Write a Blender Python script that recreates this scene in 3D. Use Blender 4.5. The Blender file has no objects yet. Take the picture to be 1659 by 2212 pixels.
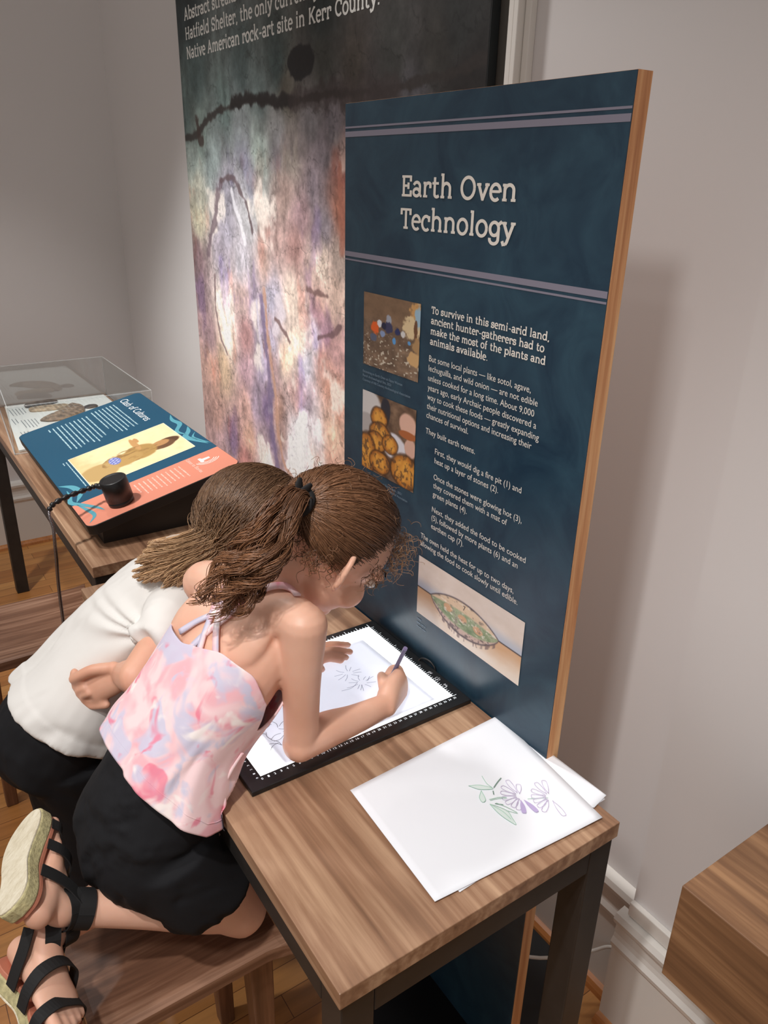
import bpy, bmesh, math, random
import numpy as np
from mathutils import Vector, Matrix, noise as mnoise
from mathutils.bvhtree import BVHTree

random.seed(7)
RNG = np.random.default_rng(11)
scene = bpy.context.scene
COL = scene.collection

# ------------------------------------------------------------------ camera
# world: desk top is z = 0, the printed board stands in the plane x = 0, +y runs away along the wall
F_PX, CX, CY = 1670.18, 829.5, 1106.0
CAM_POS = np.array([-0.7310, -0.4721, 0.7918])
CAM_R = np.array([[0.8284, -0.5596, 0.0232], [-0.2026, -0.3380, -0.9191], [0.5222, 0.7567, -0.3934]])
cam_d = bpy.data.cameras.new('camera')
cam_d.sensor_fit = 'VERTICAL'
cam_d.sensor_height = 36.0
cam_d.lens = F_PX / 2212.0 * 36.0
cam_d.clip_start = 0.02
cam = bpy.data.objects.new('camera', cam_d)
m = Matrix.Identity(4)
for i in range(3):
    m[i][0], m[i][1], m[i][2], m[i][3] = CAM_R[0][i], -CAM_R[1][i], -CAM_R[2][i], CAM_POS[i]
cam.matrix_world = m
COL.objects.link(cam)
scene.camera = cam

# ------------------------------------------------------------------ light and exposure
scene.view_settings.view_transform = 'Standard'
scene.view_settings.look = 'None'
scene.view_settings.gamma = 1.0
scene.view_settings.use_curve_mapping = False
scene.view_settings.exposure = 0.22

world = bpy.data.worlds.new('room_ambient')
scene.world = world
world.use_nodes = True
bgn = world.node_tree.nodes['Background']
bgn.inputs['Color'].default_value = (1.0, 0.95, 0.905, 1)
bgn.inputs['Strength'].default_value = 0.32


def spot(name, loc, target, power, size=60, blend=0.6, radius=0.05, color=(1.0, 0.975, 0.95)):
    ld = bpy.data.lights.new(name, 'SPOT')
    ld.energy = power
    ld.spot_size = math.radians(size)
    ld.spot_blend = blend
    ld.shadow_soft_size = radius
    ld.color = color
    ob = bpy.data.objects.new(name, ld)
    ob.location = loc
    ob.rotation_euler = (Vector(target) - Vector(loc)).to_track_quat('-Z', 'Y').to_euler()
    COL.objects.link(ob)
    return ob


# ceiling track spots, then two added fill spots (ceiling about 3 m above the floor, out of frame)
spot('track_spot_desk', (-1.25, -0.28, 2.15), (-0.25, 0.20, -0.10), 98, 46, 1.0, 0.045)
spot('track_spot_mural', (-1.30, 1.25, 2.15), (0.28, 1.85, -0.20), 215, 46, 1.0, 0.06)
spot('track_spot_corner', (-0.95, 1.75, 2.15), (-0.10, 2.90, -0.75), 52, 44, 1.0, 0.06)
spot('track_spot_case', (-0.30, 2.45, 2.15), (-0.25, 1.55, 0.0), 26, 60, 0.8, 0.05)
spot('track_spot_pier', (-1.60, -0.58, 2.15), (0.28, 0.12, -0.25), 58, 56, 1.0, 0.12)
spot('fill_spot_gap', (-0.34, 1.62, 2.15), (0.30, 0.20, 0.0), 75, 42, 1.0, 0.08)  # added fill, no real lamp: lifts the shaded wall behind the board
spot('fill_spot_floor', (-1.75, 0.95, 2.15), (-0.75, 0.95, -0.60), 75, 52, 1.0, 0.08)  # invented lamp, added to brighten the left floor and white shirt


# ------------------------------------------------------------------ small helpers
def lin(c):
    return tuple(((v / 255.0) / 12.92 if v / 255.0 <= 0.04045 else ((v / 255.0 + 0.055) / 1.055) ** 2.4) for v in c)


def rgba(c):
    return (*lin(c), 1.0)


def at(px, py, d):
    """a point at forward distance d from the eye on the sight line of one photo pixel"""
    return CAM_POS + CAM_R.T @ (np.array([(px - CX) / F_PX, (py - CY) / F_PX, 1.0]) * d)


def on_plane(px, py, axis, val):
    d = CAM_R.T @ np.array([(px - CX) / F_PX, (py - CY) / F_PX, 1.0])
    return CAM_POS + d * ((val - CAM_POS[axis]) / d[axis])


def new_mat(name):
    mt = bpy.data.materials.new(name)
    mt.use_nodes = True
    return mt, mt.node_tree.nodes, mt.node_tree.links, mt.node_tree.nodes['Principled BSDF']


def plain(name, c, rough=0.5, metal=0.0, bump=0.0, bscale=200.0, spec=0.5, var=0.0, vscale=20.0, sss=0.0):
    mt, N, L, b = new_mat(name)
    b.inputs['Base Color'].default_value = rgba(c)
    b.inputs['Roughness'].default_value = rough
    b.inputs['Metallic'].default_value = metal
    b.inputs['Specular IOR Level'].default_value = spec
    if sss:
        b.inputs['Subsurface Weight'].default_value = sss
        b.inputs['Subsurface Radius'].default_value = (1.0, 0.35, 0.2)
        b.inputs['Subsurface Scale'].default_value = 0.006
    if var:
        tc = N.new('ShaderNodeTexCoord')
        nz = N.new('ShaderNodeTexNoise')
        nz.inputs['Scale'].default_value = vscale
        nz.inputs['Detail'].default_value = 4
        rp = N.new('ShaderNodeValToRGB')
        rp.color_ramp.elements[0].position = 0.3
        rp.color_ramp.elements[1].position = 0.7
        rp.color_ramp.elements[0].color = rgba([max(0, v * (1 - var)) for v in c])
        rp.color_ramp.elements[1].color = rgba([min(255, v * (1 + var)) for v in c])
        L.new(tc.outputs['Object'], nz.inputs['Vector'])
        L.new(nz.outputs['Fac'], rp.inputs['Fac'])
        L.new(rp.outputs['Color'], b.inputs['Base Color'])
    if bump:
        tc = N.new('ShaderNodeTexCoord')
        nz = N.new('ShaderNodeTexNoise')
        nz.inputs['Scale'].default_value = bscale
        nz.inputs['Detail'].default_value = 3
        bp = N.new('ShaderNodeBump')
        bp.inputs['Strength'].default_value = bump
        bp.inputs['Distance'].default_value = 0.002
        L.new(tc.outputs['Object'], nz.inputs['Vector'])
        L.new(nz.outputs['Fac'], bp.inputs['Height'])
        L.new(bp.outputs['Normal'], b.inputs['Normal'])
    return mt


def wood(name, axis, dark, mid, light, scale=1.0, rough=0.42, offset=0.0, contrast=1.0):
    """walnut or oak with the grain along one axis"""
    mt, N, L, b = new_mat(name)
    tc = N.new('ShaderNodeTexCoord')
    mp = N.new('ShaderNodeMapping')
    s = [22.0 * scale] * 3
    s[axis] = 1.5 * scale
    mp.inputs['Scale'].default_value = s
    mp.inputs['Location'].default_value = (offset, offset * 0.7, offset * 1.3)
    L.new(tc.outputs['Object'], mp.inputs['Vector'])
    n1 = N.new('ShaderNodeTexNoise')
    n1.inputs['Scale'].default_value = 1.0
    n1.inputs['Detail'].default_value = 8
    n1.inputs['Roughness'].default_value = 0.62
    n1.inputs['Distortion'].default_value = 0.9
    L.new(mp.outputs['Vector'], n1.inputs['Vector'])
    mp2 = N.new('ShaderNodeMapping')
    s2 = [160.0 * scale] * 3
    s2[axis] = 5.0 * scale
    mp2.inputs['Scale'].default_value = s2
    L.new(tc.outputs['Object'], mp2.inputs['Vector'])
    n2 = N.new('ShaderNodeTexNoise')
    n2.inputs['Scale'].default_value = 1.0
    n2.inputs['Detail'].default_value = 4
    L.new(mp2.outputs['Vector'], n2.inputs['Vector'])
    mx = N.new('ShaderNodeMath')
    mx.operation = 'MULTIPLY_ADD'
    mx.inputs[1].default_value = 0.35
    L.new(n2.outputs['Fac'], mx.inputs[0])
    mul = N.new('ShaderNodeMath')
    mul.operation = 'MULTIPLY'
    mul.inputs[1].default_value = 0.72
    L.new(n1.outputs['Fac'], mul.inputs[0])
    L.new(mul.outputs[0], mx.inputs[2])
    rp = N.new('ShaderNodeValToRGB')
    e = rp.color_ramp.elements
    e[0].position, e[1].position = 0.5 - 0.17 / contrast, 0.5 + 0.2 / contrast
    e[0].color, e[1].color = rgba(dark), rgba(light)
    k = e.new(0.53)
    k.color = rgba(mid)
    L.new(mx.outputs[0], rp.inputs['Fac'])
    L.new(rp.outputs['Color'], b.inputs['Base Color'])
    b.inputs['Roughness'].default_value = rough
    bp = N.new('ShaderNodeBump')
    bp.inputs['Strength'].default_value = 0.06
    bp.inputs['Distance'].default_value = 0.002
    L.new(n2.outputs['Fac'], bp.inputs['Height'])
    L.new(bp.outputs['Normal'], b.inputs['Normal'])
    return mt


def vcol_mat(name, rough=0.5, attr='Col', grain=0.0, gscale=300.0, spec=0.4, aniso=None):
    """colour laid into the surface print as an attribute, with fine grain on top"""
    mt, N, L, b = new_mat(name)
    a = N.new('ShaderNodeVertexColor')
    a.layer_name = attr
    src = a.outputs['Color']
    if grain:
        tc = N.new('ShaderNodeTexCoord')
        mp = N.new('ShaderNodeMapping')
        if aniso:
            mp.inputs['Scale'].default_value = aniso
        nz = N.new('ShaderNodeTexNoise')
        nz.inputs['Scale'].default_value = gscale
        nz.inputs['Detail'].default_value = 5
        L.new(tc.outputs['Object'], mp.inputs['Vector'])
        L.new(mp.outputs['Vector'], nz.inputs['Vector'])
        mr = N.new('ShaderNodeMapRange')
        mr.inputs['From Min'].default_value = 0.3
        mr.inputs['From Max'].default_value = 0.7
        mr.inputs['To Min'].default_value = 1 - grain
        mr.inputs['To Max'].default_value = 1 + grain
        L.new(nz.outputs['Fac'], mr.inputs['Value'])
        vm = N.new('ShaderNodeVectorMath')
        vm.operation = 'SCALE'
        L.new(src, vm.inputs[0])
        L.new(mr.outputs['Result'], vm.inputs['Scale'])
        src = vm.outputs['Vector']
    L.new(src, b.inputs['Base Color'])
    b.inputs['Roughness'].default_value = rough
    b.inputs['Specular IOR Level'].default_value = spec
    return mt


def link(name, me, mat=None, parent=None, smooth=False):
    ob = bpy.data.objects.new(name, me)
    COL.objects.link(ob)
    if mat is not None and not me.materials:
        me.materials.append(mat)
    if parent is not None:
        ob.parent = parent
    if smooth:
        me.polygons.foreach_set('use_smooth', [True] * len(me.polygons))
    return ob


def mesh_np(name, V, Fc, cols=None):
    """mesh from a vertex array and a list (or array) of faces"""
    me = bpy.data.meshes.new(name)
    V = np.asarray(V, dtype=np.float32)
    if isinstance(Fc, np.ndarray):
        k = Fc.shape[1]
        me.vertices.add(len(V))
        me.vertices.foreach_set('co', V.ravel())
        me.loops.add(Fc.size)
        me.loops.foreach_set('vertex_index', Fc.astype(np.int32).ravel())
        me.polygons.add(len(Fc))
        me.polygons.foreach_set('loop_start', np.arange(0, Fc.size, k, dtype=np.int32))
        me.update(calc_edges=True)
        me.validate()
    else:
        me.from_pydata([tuple(v) for v in V], [], [tuple(f) for f in Fc])
        me.update()
    if cols is not None:
        at_ = me.color_attributes.new('Col', 'FLOAT_COLOR', 'POINT')
        c4 = np.ones((len(V), 4), dtype=np.float32)
        c4[:, :3] = cols
        at_.data.foreach_set('color', c4.ravel())
    return me


def tag(o, label, cat, group=None, kind=None):
    o['label'] = label
    o['category'] = cat
    if group:
        o['group'] = group
    if kind:
        o['kind'] = kind
    return o


def thing(name, label, cat, loc=(0, 0, 0), group=None):
    o = bpy.data.objects.new(name, None)
    o.empty_display_size = 0.05
    COL.objects.link(o)
    o.location = loc
    return tag(o, label, cat, group)


def child(o, par):
    """parent without moving"""
    bpy.context.view_layer.update()
    o.parent = par
    o.matrix_parent_inverse = Matrix.Translation(par.location).inverted()
    return o


def box_bm(bm, lo, hi):
    vs = [bm.verts.new((x, y, z)) for x in (lo[0], hi[0]) for y in (lo[1], hi[1]) for z in (lo[2], hi[2])]
    for f in ((0, 1, 3, 2), (4, 6, 7, 5), (0, 4, 5, 1), (2, 3, 7, 6), (0, 2, 6, 4), (1, 5, 7, 3)):
        bm.faces.new([vs[i] for i in f])


def bm_obj(name, bm, mat, parent=None, bevel=0.0, seg=2, smooth=False):
    bmesh.ops.recalc_face_normals(bm, faces=bm.faces)
    if bevel:
        bmesh.ops.bevel(bm, geom=list(bm.edges), offset=bevel, segments=seg, profile=0.5, affect='EDGES', clamp_overlap=True)
    me = bpy.data.meshes.new(name)
    bm.to_mesh(me)
    bm.free()
    o = link(name, me, mat, None, smooth)
    if parent is not None:
        child(o, parent)
    return o


def box(name, lo, hi, mat, parent=None, bevel=0.0, seg=2):
    bm = bmesh.new()
    box_bm(bm, lo, hi)
    return bm_obj(name, bm, mat, parent, bevel, seg)


def struct(o):
    o['kind'] = 'structure'
    return o


def extrude_poly(name, pts, z0, z1, mat, parent=None, bevel=0.0, seg=2, M=None):
    """a flat outline given thickness along its local z"""
    bm = bmesh.new()
    vs = [bm.verts.new((p[0], p[1], z0)) for p in pts]
    f = bm.faces.new(vs)
    r = bmesh.ops.extrude_face_region(bm, geom=[f])
    for v in r['geom']:
        if isinstance(v, bmesh.types.BMVert):
            v.co.z = z1
    bmesh.ops.recalc_face_normals(bm, faces=bm.faces)
    if bevel:
        es = [e for e in bm.edges if abs(e.verts[0].co.z - e.verts[1].co.z) < 1e-9]
        bmesh.ops.bevel(bm, geom=es, offset=bevel, segments=seg, profile=0.5, affect='EDGES', clamp_overlap=True)
    if M is not None:
        bm.transform(M)
    return bm_obj(name, bm, mat, parent)


def round_rect(x0, y0, x1, y1, r, n=6):
    P = []
    for cx, cy, a0 in ((x1 - r, y1 - r, 0), (x0 + r, y1 - r, 90), (x0 + r, y0 + r, 180), (x1 - r, y0 + r, 270)):
        for k in range(n + 1):
            a = math.radians(a0 + 90.0 * k / n)
            P.append((cx + r * math.cos(a), cy + r * math.sin(a)))
    return P


def catmull(P, n):
    P = np.asarray(P, float)
    Q = np.vstack([2 * P[0] - P[1], P, 2 * P[-1] - P[-2]])
    out = []
    for i in range(len(P) - 1):
        p0, p1, p2, p3 = Q[i], Q[i + 1], Q[i + 2], Q[i + 3]
        for k in range(n):
            t = k / n
            out.append(0.5 * ((2 * p1) + (-p0 + p2) * t + (2 * p0 - 5 * p1 + 4 * p2 - p3) * t * t + (-p0 + 3 * p1 - 3 * p2 + p3) * t ** 3))
    out.append(P[-1])
    return np.array(out)


def loft(pts, rad, lat, n=20, sub=5, caps=True, capk=0.8):
    """closed skin swept along pts; rad = [(a, b)] half sizes along lat and across it"""
    data = [list(p) + list(r if hasattr(r, '__len__') else (r, r)) for p, r in zip(pts, rad)]
    D = catmull(data, sub)
    P, RA = D[:, :3], np.maximum(D[:, 3:5], 1e-4)
    lat = np.asarray(lat, float)
    if lat.ndim == 1:
        lats = np.tile(lat, (len(P), 1))
    else:
        lats = catmull(lat, sub)
    T = np.gradient(P, axis=0)
    T /= np.linalg.norm(T, axis=1)[:, None]
    rings = []
    ang = np.arange(n) * 2 * np.pi / n

    def ring(c, t, l, a, b):
        l = l - t * (l @ t)
        l = l / np.linalg.norm(l)
        nn = np.cross(t, l)
        return c + np.outer(np.cos(ang), l) * a + np.outer(np.sin(ang), nn) * b
    if caps:
        for f, s in ((1.0, 0.25), (0.8, 0.62), (0.45, 0.9)):
            h = min(RA[0]) * capk
            rings.append(ring(P[0] - T[0] * h * f, T[0], lats[0], RA[0][0] * s, RA[0][1] * s))
    for i in range(len(P)):
        rings.append(ring(P[i], T[i], lats[i], RA[i][0], RA[i][1]))
    if caps:
        for f, s in ((0.45, 0.9), (0.8, 0.62), (1.0, 0.25)):
            h = min(RA[-1]) * capk
            rings.append(ring(P[-1] + T[-1] * h * f, T[-1], lats[-1], RA[-1][0] * s, RA[-1][1] * s))
    V = np.vstack(rings)
    F = []
    for i in range(len(rings) - 1):
        for k in range(n):
            a, b_ = i * n + k, i * n + (k + 1) % n
            F.append((a, b_, b_ + n, a + n))
    F.append(tuple(range(n - 1, -1, -1)))
    F.append(tuple(range((len(rings) - 1) * n, len(rings) * n)))
    return V, F


def ellipsoid(c, ax, radii, nu=20, nv=14):
    """ax: three unit vectors"""
    V, F = [], []
    c = np.asarray(c, float)
    for j in range(1, nv):
        ph = math.pi * j / nv
        for i in range(nu):
            th = 2 * math.pi * i / nu
            v = np.array([math.sin(ph) * math.cos(th) * radii[0], math.sin(ph) * math.sin(th) * radii[1], math.cos(ph) * radii[2]])
            V.append(c + ax[0] * v[0] + ax[1] * v[1] + ax[2] * v[2])
    for j in range(nv - 2):
        for i in range(nu):
            a, b_ = j * nu + i, j * nu + (i + 1) % nu
            F.append((a, a + nu, b_ + nu, b_))
    F.append(tuple(range(nu)))
    F.append(tuple(range((nv - 2) * nu + nu - 1, (nv - 2) * nu - 1, -1)))
    return np.array(V), F


def merge(parts):
    V, F, o = [], [], 0
    for v, f in parts:
        V.append(v)
        F += [tuple(i + o for i in q) for q in f]
        o += len(v)
    return np.vstack(V), F


def voxel_union(name, parts, voxel=0.004, smooth=5, factor=0.5):
    """one continuous surface out of overlapping closed shapes"""
    V, F = merge(parts)
    me = mesh_np(name + '_raw', V, F)
    bm = bmesh.new()
    bm.from_mesh(me)
    bmesh.ops.recalc_face_normals(bm, faces=bm.faces)
    bm.to_mesh(me)
    bm.free()
    ob = bpy.data.objects.new(name + '_raw', me)
    COL.objects.link(ob)
    md = ob.modifiers.new('r', 'REMESH')
    md.mode = 'VOXEL'
    md.voxel_size = voxel
    md.use_smooth_shade = True
    if smooth:
        sm = ob.modifiers.new('s', 'SMOOTH')
        sm.iterations = smooth
        sm.factor = factor
    dg = bpy.context.evaluated_depsgraph_get()
    out = bpy.data.meshes.new_from_object(ob.evaluated_get(dg))
    out.name = name
    bpy.data.objects.remove(ob)
    bpy.data.meshes.remove(me)
    out.materials.clear()
    out.polygons.foreach_set('use_smooth', [True] * len(out.polygons))
    return out


def displace(me, fn):
    n = len(me.vertices)
    co = np.empty(n * 3, dtype=np.float32)
    me.vertices.foreach_get('co', co)
    no = np.empty(n * 3, dtype=np.float32)
    me.vertex_normals.foreach_get('vector', no)
    co, no = co.reshape(-1, 3), no.reshape(-1, 3)
    d = fn(co.astype(float), no.astype(float))
    me.vertices.foreach_set('co', (co + no * d[:, None]).astype(np.float32).ravel())
    me.update()


def strands(paths, r0, r1, sides=3):
    """tapered hairs; paths is N x M x 3, radii may be arrays of N"""
    P = np.asarray(paths, float)
    N_, M_, _ = P.shape
    T = np.gradient(P, axis=1)
    T /= np.linalg.norm(T, axis=2)[..., None] + 1e-12
    up = np.array([0.31, 0.22, 0.92])
    A = np.cross(T, up)
    A /= np.linalg.norm(A, axis=2)[..., None] + 1e-9
    B = np.cross(T, A)
    w = np.linspace(0, 1, M_)
    R = np.broadcast_to(np.asarray(r0, float).reshape(-1, 1) * (1 - w) + np.asarray(r1, float).reshape(-1, 1) * w, (N_, M_))
    V = np.empty((N_, M_, sides, 3))
    for s in range(sides):
        a = 2 * math.pi * s / sides
        V[:, :, s] = P + (A * math.cos(a) + B * math.sin(a)) * R[..., None]
    idx = np.arange(N_ * M_ * sides).reshape(N_, M_, sides)
    Fs = []
    for s in range(sides):
        s2 = (s + 1) % sides
        Fs.append(np.stack([idx[:, :-1, s], idx[:, :-1, s2], idx[:, 1:, s2], idx[:, 1:, s]], axis=-1).reshape(-1, 4))
    return V.reshape(-1, 3), np.vstack(Fs)


def tube(name, pts, r, mat, parent=None, n=10, sub=6):
    P = catmull(pts, sub)
    V, F = strands(P[None], [r], [r], n)
    o = link(name, mesh_np(name, V, F), mat, None, True)
    if parent is not None:
        child(o, parent)
    return o


def bezier_strands(P0, P1, P2, P3, M_):
    t = np.linspace(0, 1, M_)[None, :, None]
    return ((1 - t) ** 3) * P0[:, None] + 3 * ((1 - t) ** 2) * t * P1[:, None] + 3 * (1 - t) * t * t * P2[:, None] + t ** 3 * P3[:, None]


# value noise on arrays ---------------------------------------------------------
def vnoise(x, y, seed=0):
    xi, yi = np.floor(x).astype(np.int64), np.floor(y).astype(np.int64)
    xf, yf = x - xi, y - yi
    xf, yf = xf * xf * (3 - 2 * xf), yf * yf * (3 - 2 * yf)

    def h(a, b):
        n = (a * 374761393 + b * 668265263 + seed * 982451653) & 0xFFFFFFFF
        n = ((n ^ (n >> 13)) * 1274126177) & 0xFFFFFFFF
        return ((n ^ (n >> 16)) & 0xFFFF) / 65535.0
    return (h(xi, yi) * (1 - xf) + h(xi + 1, yi) * xf) * (1 - yf) + (h(xi, yi + 1) * (1 - xf) + h(xi + 1, yi + 1) * xf) * yf


def fbm(x, y, oct=5, seed=0, gain=0.55):
    s, a, t = 0, 1.0, 0
    for k in range(oct):
        s = s + a * vnoise(x * 2 ** k, y * 2 ** k, seed + k * 17)
        t += a
        a *= gain
    return s / t


def linarr(C):
    C = np.asarray(C, float) / 255.0
    return np.where(C <= 0.04045, C / 12.92, ((C + 0.055) / 1.055) ** 2.4)


def picture(name, A, B, C_, D, nu, nv, fn, mat, parent=None):
    """a printed sheet: corners A (top left) B (top right) C (bottom right) D (bottom left); fn(u, v) -> sRGB colours"""
    A, B, C_, D = [np.asarray(p, float) for p in (A, B, C_, D)]
    u, v = np.meshgrid(np.linspace(0, 1, nu), np.linspace(0, 1, nv))
    u, v = u.ravel(), v.ravel()
    V = (A[None] * ((1 - u) * (1 - v))[:, None] + B[None] * (u * (1 - v))[:, None] + C_[None] * (u * v)[:, None] + D[None] * ((1 - u) * v)[:, None])
    i = np.arange(nu * nv).reshape(nv, nu)
    F = np.stack([i[:-1, :-1], i[1:, :-1], i[1:, 1:], i[:-1, 1:]], axis=-1).reshape(-1, 4)
    o = link(name, mesh_np(name, V, F, linarr(np.clip(fn(u, v), 0, 255))), mat)
    if parent is not None:
        child(o, parent)
    return o


def mixc(a, b, t):
    t = np.clip(t, 0, 1)[:, None]
    return np.asarray(a, float) * (1 - t) + np.asarray(b, float) * t


def sstep(e0, e1, x):
    t = np.clip((x - e0) / (e1 - e0), 0, 1)
    return t * t * (3 - 2 * t)
# ------------------------------------------------------------------ lettering
def arc(cx, cy, rx, ry, a0, a1, n=12):
    return [(cx + rx * math.cos(math.radians(a0 + (a1 - a0) * k / n)), cy + ry * math.sin(math.radians(a0 + (a1 - a0) * k / n))) for k in range(n + 1)]


SE = 0.085  # half serif


def sf(x, y, l=SE, r=SE):
    return [(x - l, y), (x + r, y)]


XH = 0.50
GL = {}


def _glyphs():
    def stemfoot(x):
        return sf(x, 0.035)
    o = arc(0.24, 0.25, 0.19, 0.235, 0, 360, 24)
    GL['o'] = (0.50, [o])
    GL['e'] = (0.46, [[(0.06, 0.27), (0.40, 0.27)] , arc(0.235, 0.25, 0.18, 0.235, 0, 180, 14) + arc(0.235, 0.25, 0.18, 0.235, 180, 312, 12)])
    GL['c'] = (0.44, [arc(0.235, 0.25, 0.18, 0.235, 48, 312, 18), [(0.37, 0.34), (0.37, 0.46)]])
    GL['a'] = (0.48, [arc(0.21, 0.34, 0.15, 0.145, 160, 0, 10) + [(0.36, 0.06), (0.37, 0.035), (0.45, 0.035)], arc(0.20, 0.15, 0.145, 0.12, 0, 360, 18)])
    GL['n'] = (0.58, [[(0.12, 0.035), (0.12, 0.465)], sf(0.12, 0.465, SE, 0), stemfoot(0.12), arc(0.28, 0.31, 0.16, 0.165, 170, 0, 10) + [(0.44, 0.035)], stemfoot(0.44)])
    GL['m'] = (0.86, [[(0.12, 0.035), (0.12, 0.465)], sf(0.12, 0.465, SE, 0), stemfoot(0.12), arc(0.26, 0.32, 0.14, 0.155, 170, 0, 10) + [(0.40, 0.035)], stemfoot(0.42), arc(0.56, 0.32, 0.14, 0.155, 170, 0, 10) + [(0.70, 0.035)], stemfoot(0.71)])
    GL['h'] = (0.58, [[(0.12, 0.035), (0.12, 0.74)], sf(0.12, 0.74, SE, 0), stemfoot(0.12), arc(0.28, 0.31, 0.16, 0.165, 170, 0, 10) + [(0.44, 0.035)], stemfoot(0.44)])
    GL['r'] = (0.42, [[(0.12, 0.035), (0.12, 0.465)], sf(0.12, 0.465, SE, 0), sf(0.12, 0.035, SE, 0.11), arc(0.27, 0.30, 0.15, 0.17, 165, 55, 8), [(0.36, 0.34), (0.36, 0.44)]])
    GL['t'] = (0.38, [[(0.14, 0.62), (0.14, 0.13)] + arc(0.24, 0.13, 0.10, 0.10, 180, 300, 8) + [(0.34, 0.07)], [(0.03, 0.465), (0.32, 0.465)]])
    GL['i'] = (0.28, [[(0.13, 0.035), (0.13, 0.465)], sf(0.13, 0.465, SE, 0), stemfoot(0.13), [(0.09, 0.66), (0.17, 0.66)], [(0.13, 0.62), (0.13, 0.70)]])
    GL['l'] = (0.28, [[(0.13, 0.035), (0.13, 0.74)], sf(0.13, 0.74, SE, 0), stemfoot(0.13)])
    GL['u'] = (0.58, [[(0.12, 0.465), (0.12, 0.19)] + arc(0.27, 0.19, 0.15, 0.165, 180, 350, 10), sf(0.12, 0.465, SE, 0), [(0.43, 0.465), (0.43, 0.035)], sf(0.43, 0.465, SE, 0), sf(0.43, 0.035, 0, SE)])
    GL['v'] = (0.50, [[(0.08, 0.465), (0.25, 0.03), (0.42, 0.465)], sf(0.09, 0.465), sf(0.41, 0.465)])
    GL['y'] = (0.50, [[(0.08, 0.465), (0.26, 0.05)], [(0.42, 0.465), (0.22, -0.10)] + [(0.17, -0.17), (0.09, -0.18), (0.06, -0.11)], sf(0.09, 0.465), sf(0.41, 0.465)])
    GL['s'] = (0.42, [arc(0.20, 0.36, 0.13, 0.115, 30, 250, 10) + arc(0.21, 0.145, 0.145, 0.12, 80, -150, 12), [(0.33, 0.38), (0.33, 0.47)], [(0.07, 0.03), (0.07, 0.14)]])
    GL['d'] = (0.55, [arc(0.24, 0.25, 0.18, 0.225, 0, 360, 22), [(0.42, 0.035), (0.42, 0.74)], sf(0.42, 0.74, SE, 0), sf(0.42, 0.035, 0, SE)])
    GL['b'] = (0.55, [arc(0.31, 0.25, 0.18, 0.225, 0, 360, 22), [(0.12, 0.035), (0.12, 0.74)], sf(0.12, 0.74, SE, 0)])
    GL['p'] = (0.55, [arc(0.31, 0.25, 0.18, 0.225, 0, 360, 22), [(0.12, -0.20), (0.12, 0.465)], sf(0.12, 0.465, SE, 0), sf(0.12, -0.20)])
    GL['g'] = (0.50, [arc(0.23, 0.27, 0.165, 0.20, 0, 360, 22), [(0.37, 0.40), (0.47, 0.48)], [(0.39, 0.28), (0.39, -0.04)] + arc(0.23, -0.04, 0.16, 0.145, 0, -190, 12)])
    GL['k'] = (0.55, [[(0.12, 0.035), (0.12, 0.74)], sf(0.12, 0.74, SE, 0), stemfoot(0.12), [(0.12, 0.20), (0.40, 0.465)], [(0.22, 0.29), (0.43, 0.035)], sf(0.41, 0.465), sf(0.44, 0.035)])
    GL['f'] = (0.36, [[(0.14, 0.035), (0.14, 0.58)] + arc(0.25, 0.58, 0.11, 0.15, 180, 70, 8), [(0.03, 0.465), (0.30, 0.465)], stemfoot(0.14)])
    GL['E'] = (0.56, [[(0.13, 0.035), (0.13, 0.665)], [(0.04, 0.665), (0.47, 0.665), (0.47, 0.54)], [(0.04, 0.035), (0.48, 0.035), (0.48, 0.17)], [(0.13, 0.36), (0.36, 0.36)], [(0.36, 0.29), (0.36, 0.43)]])
    GL['T'] = (0.56, [[(0.28, 0.035), (0.28, 0.665)], [(0.06, 0.52), (0.06, 0.665), (0.50, 0.665), (0.50, 0.52)], sf(0.28, 0.035, 0.11, 0.11)])
    GL['O'] = (0.68, [arc(0.33, 0.35, 0.26, 0.325, 0, 360, 28)])
    GL['A'] = (0.66, [[(0.10, 0.035), (0.32, 0.665), (0.54, 0.035)], [(0.19, 0.23), (0.46, 0.23)], sf(0.10, 0.035), sf(0.54, 0.035)])
    GL['H'] = (0.72, [[(0.15, 0.035), (0.15, 0.665)], [(0.55, 0.035), (0.55, 0.665)], [(0.15, 0.35), (0.55, 0.35)], sf(0.15, 0.035), sf(0.55, 0.035), sf(0.15, 0.665), sf(0.55, 0.665)])
    GL['N'] = (0.72, [[(0.15, 0.035), (0.15, 0.665), (0.56, 0.035), (0.56, 0.665)], sf(0.15, 0.035), sf(0.56, 0.665), sf(0.13, 0.665, SE, 0)])
    GL['K'] = (0.68, [[(0.15, 0.035), (0.15, 0.665)], [(0.15, 0.27), (0.52, 0.665)], [(0.28, 0.40), (0.54, 0.035)], sf(0.15, 0.035), sf(0.15, 0.665), sf(0.53, 0.665), sf(0.55, 0.035)])
    GL['C'] = (0.60, [arc(0.32, 0.35, 0.25, 0.315, 45, 315, 20), [(0.51, 0.48), (0.51, 0.64)]])
    GL['S'] = (0.54, [arc(0.27, 0.50, 0.18, 0.165, 25, 255, 12) + arc(0.28, 0.19, 0.195, 0.16, 85, -155, 12), [(0.45, 0.52), (0.45, 0.65)], [(0.09, 0.05), (0.09, 0.19)]])
    GL['.'] = (0.24, [[(0.06, 0.045), (0.16, 0.045)]])
    GL[','] = (0.24, [[(0.12, 0.06), (0.12, 0.0), (0.07, -0.10)]])
    GL['-'] = (0.38, [[(0.06, 0.25), (0.31, 0.25)]])
    GL[' '] = (0.28, [])


_glyphs()


def slab_width(s):
    return sum(GL[c][0] for c in s)


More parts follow.
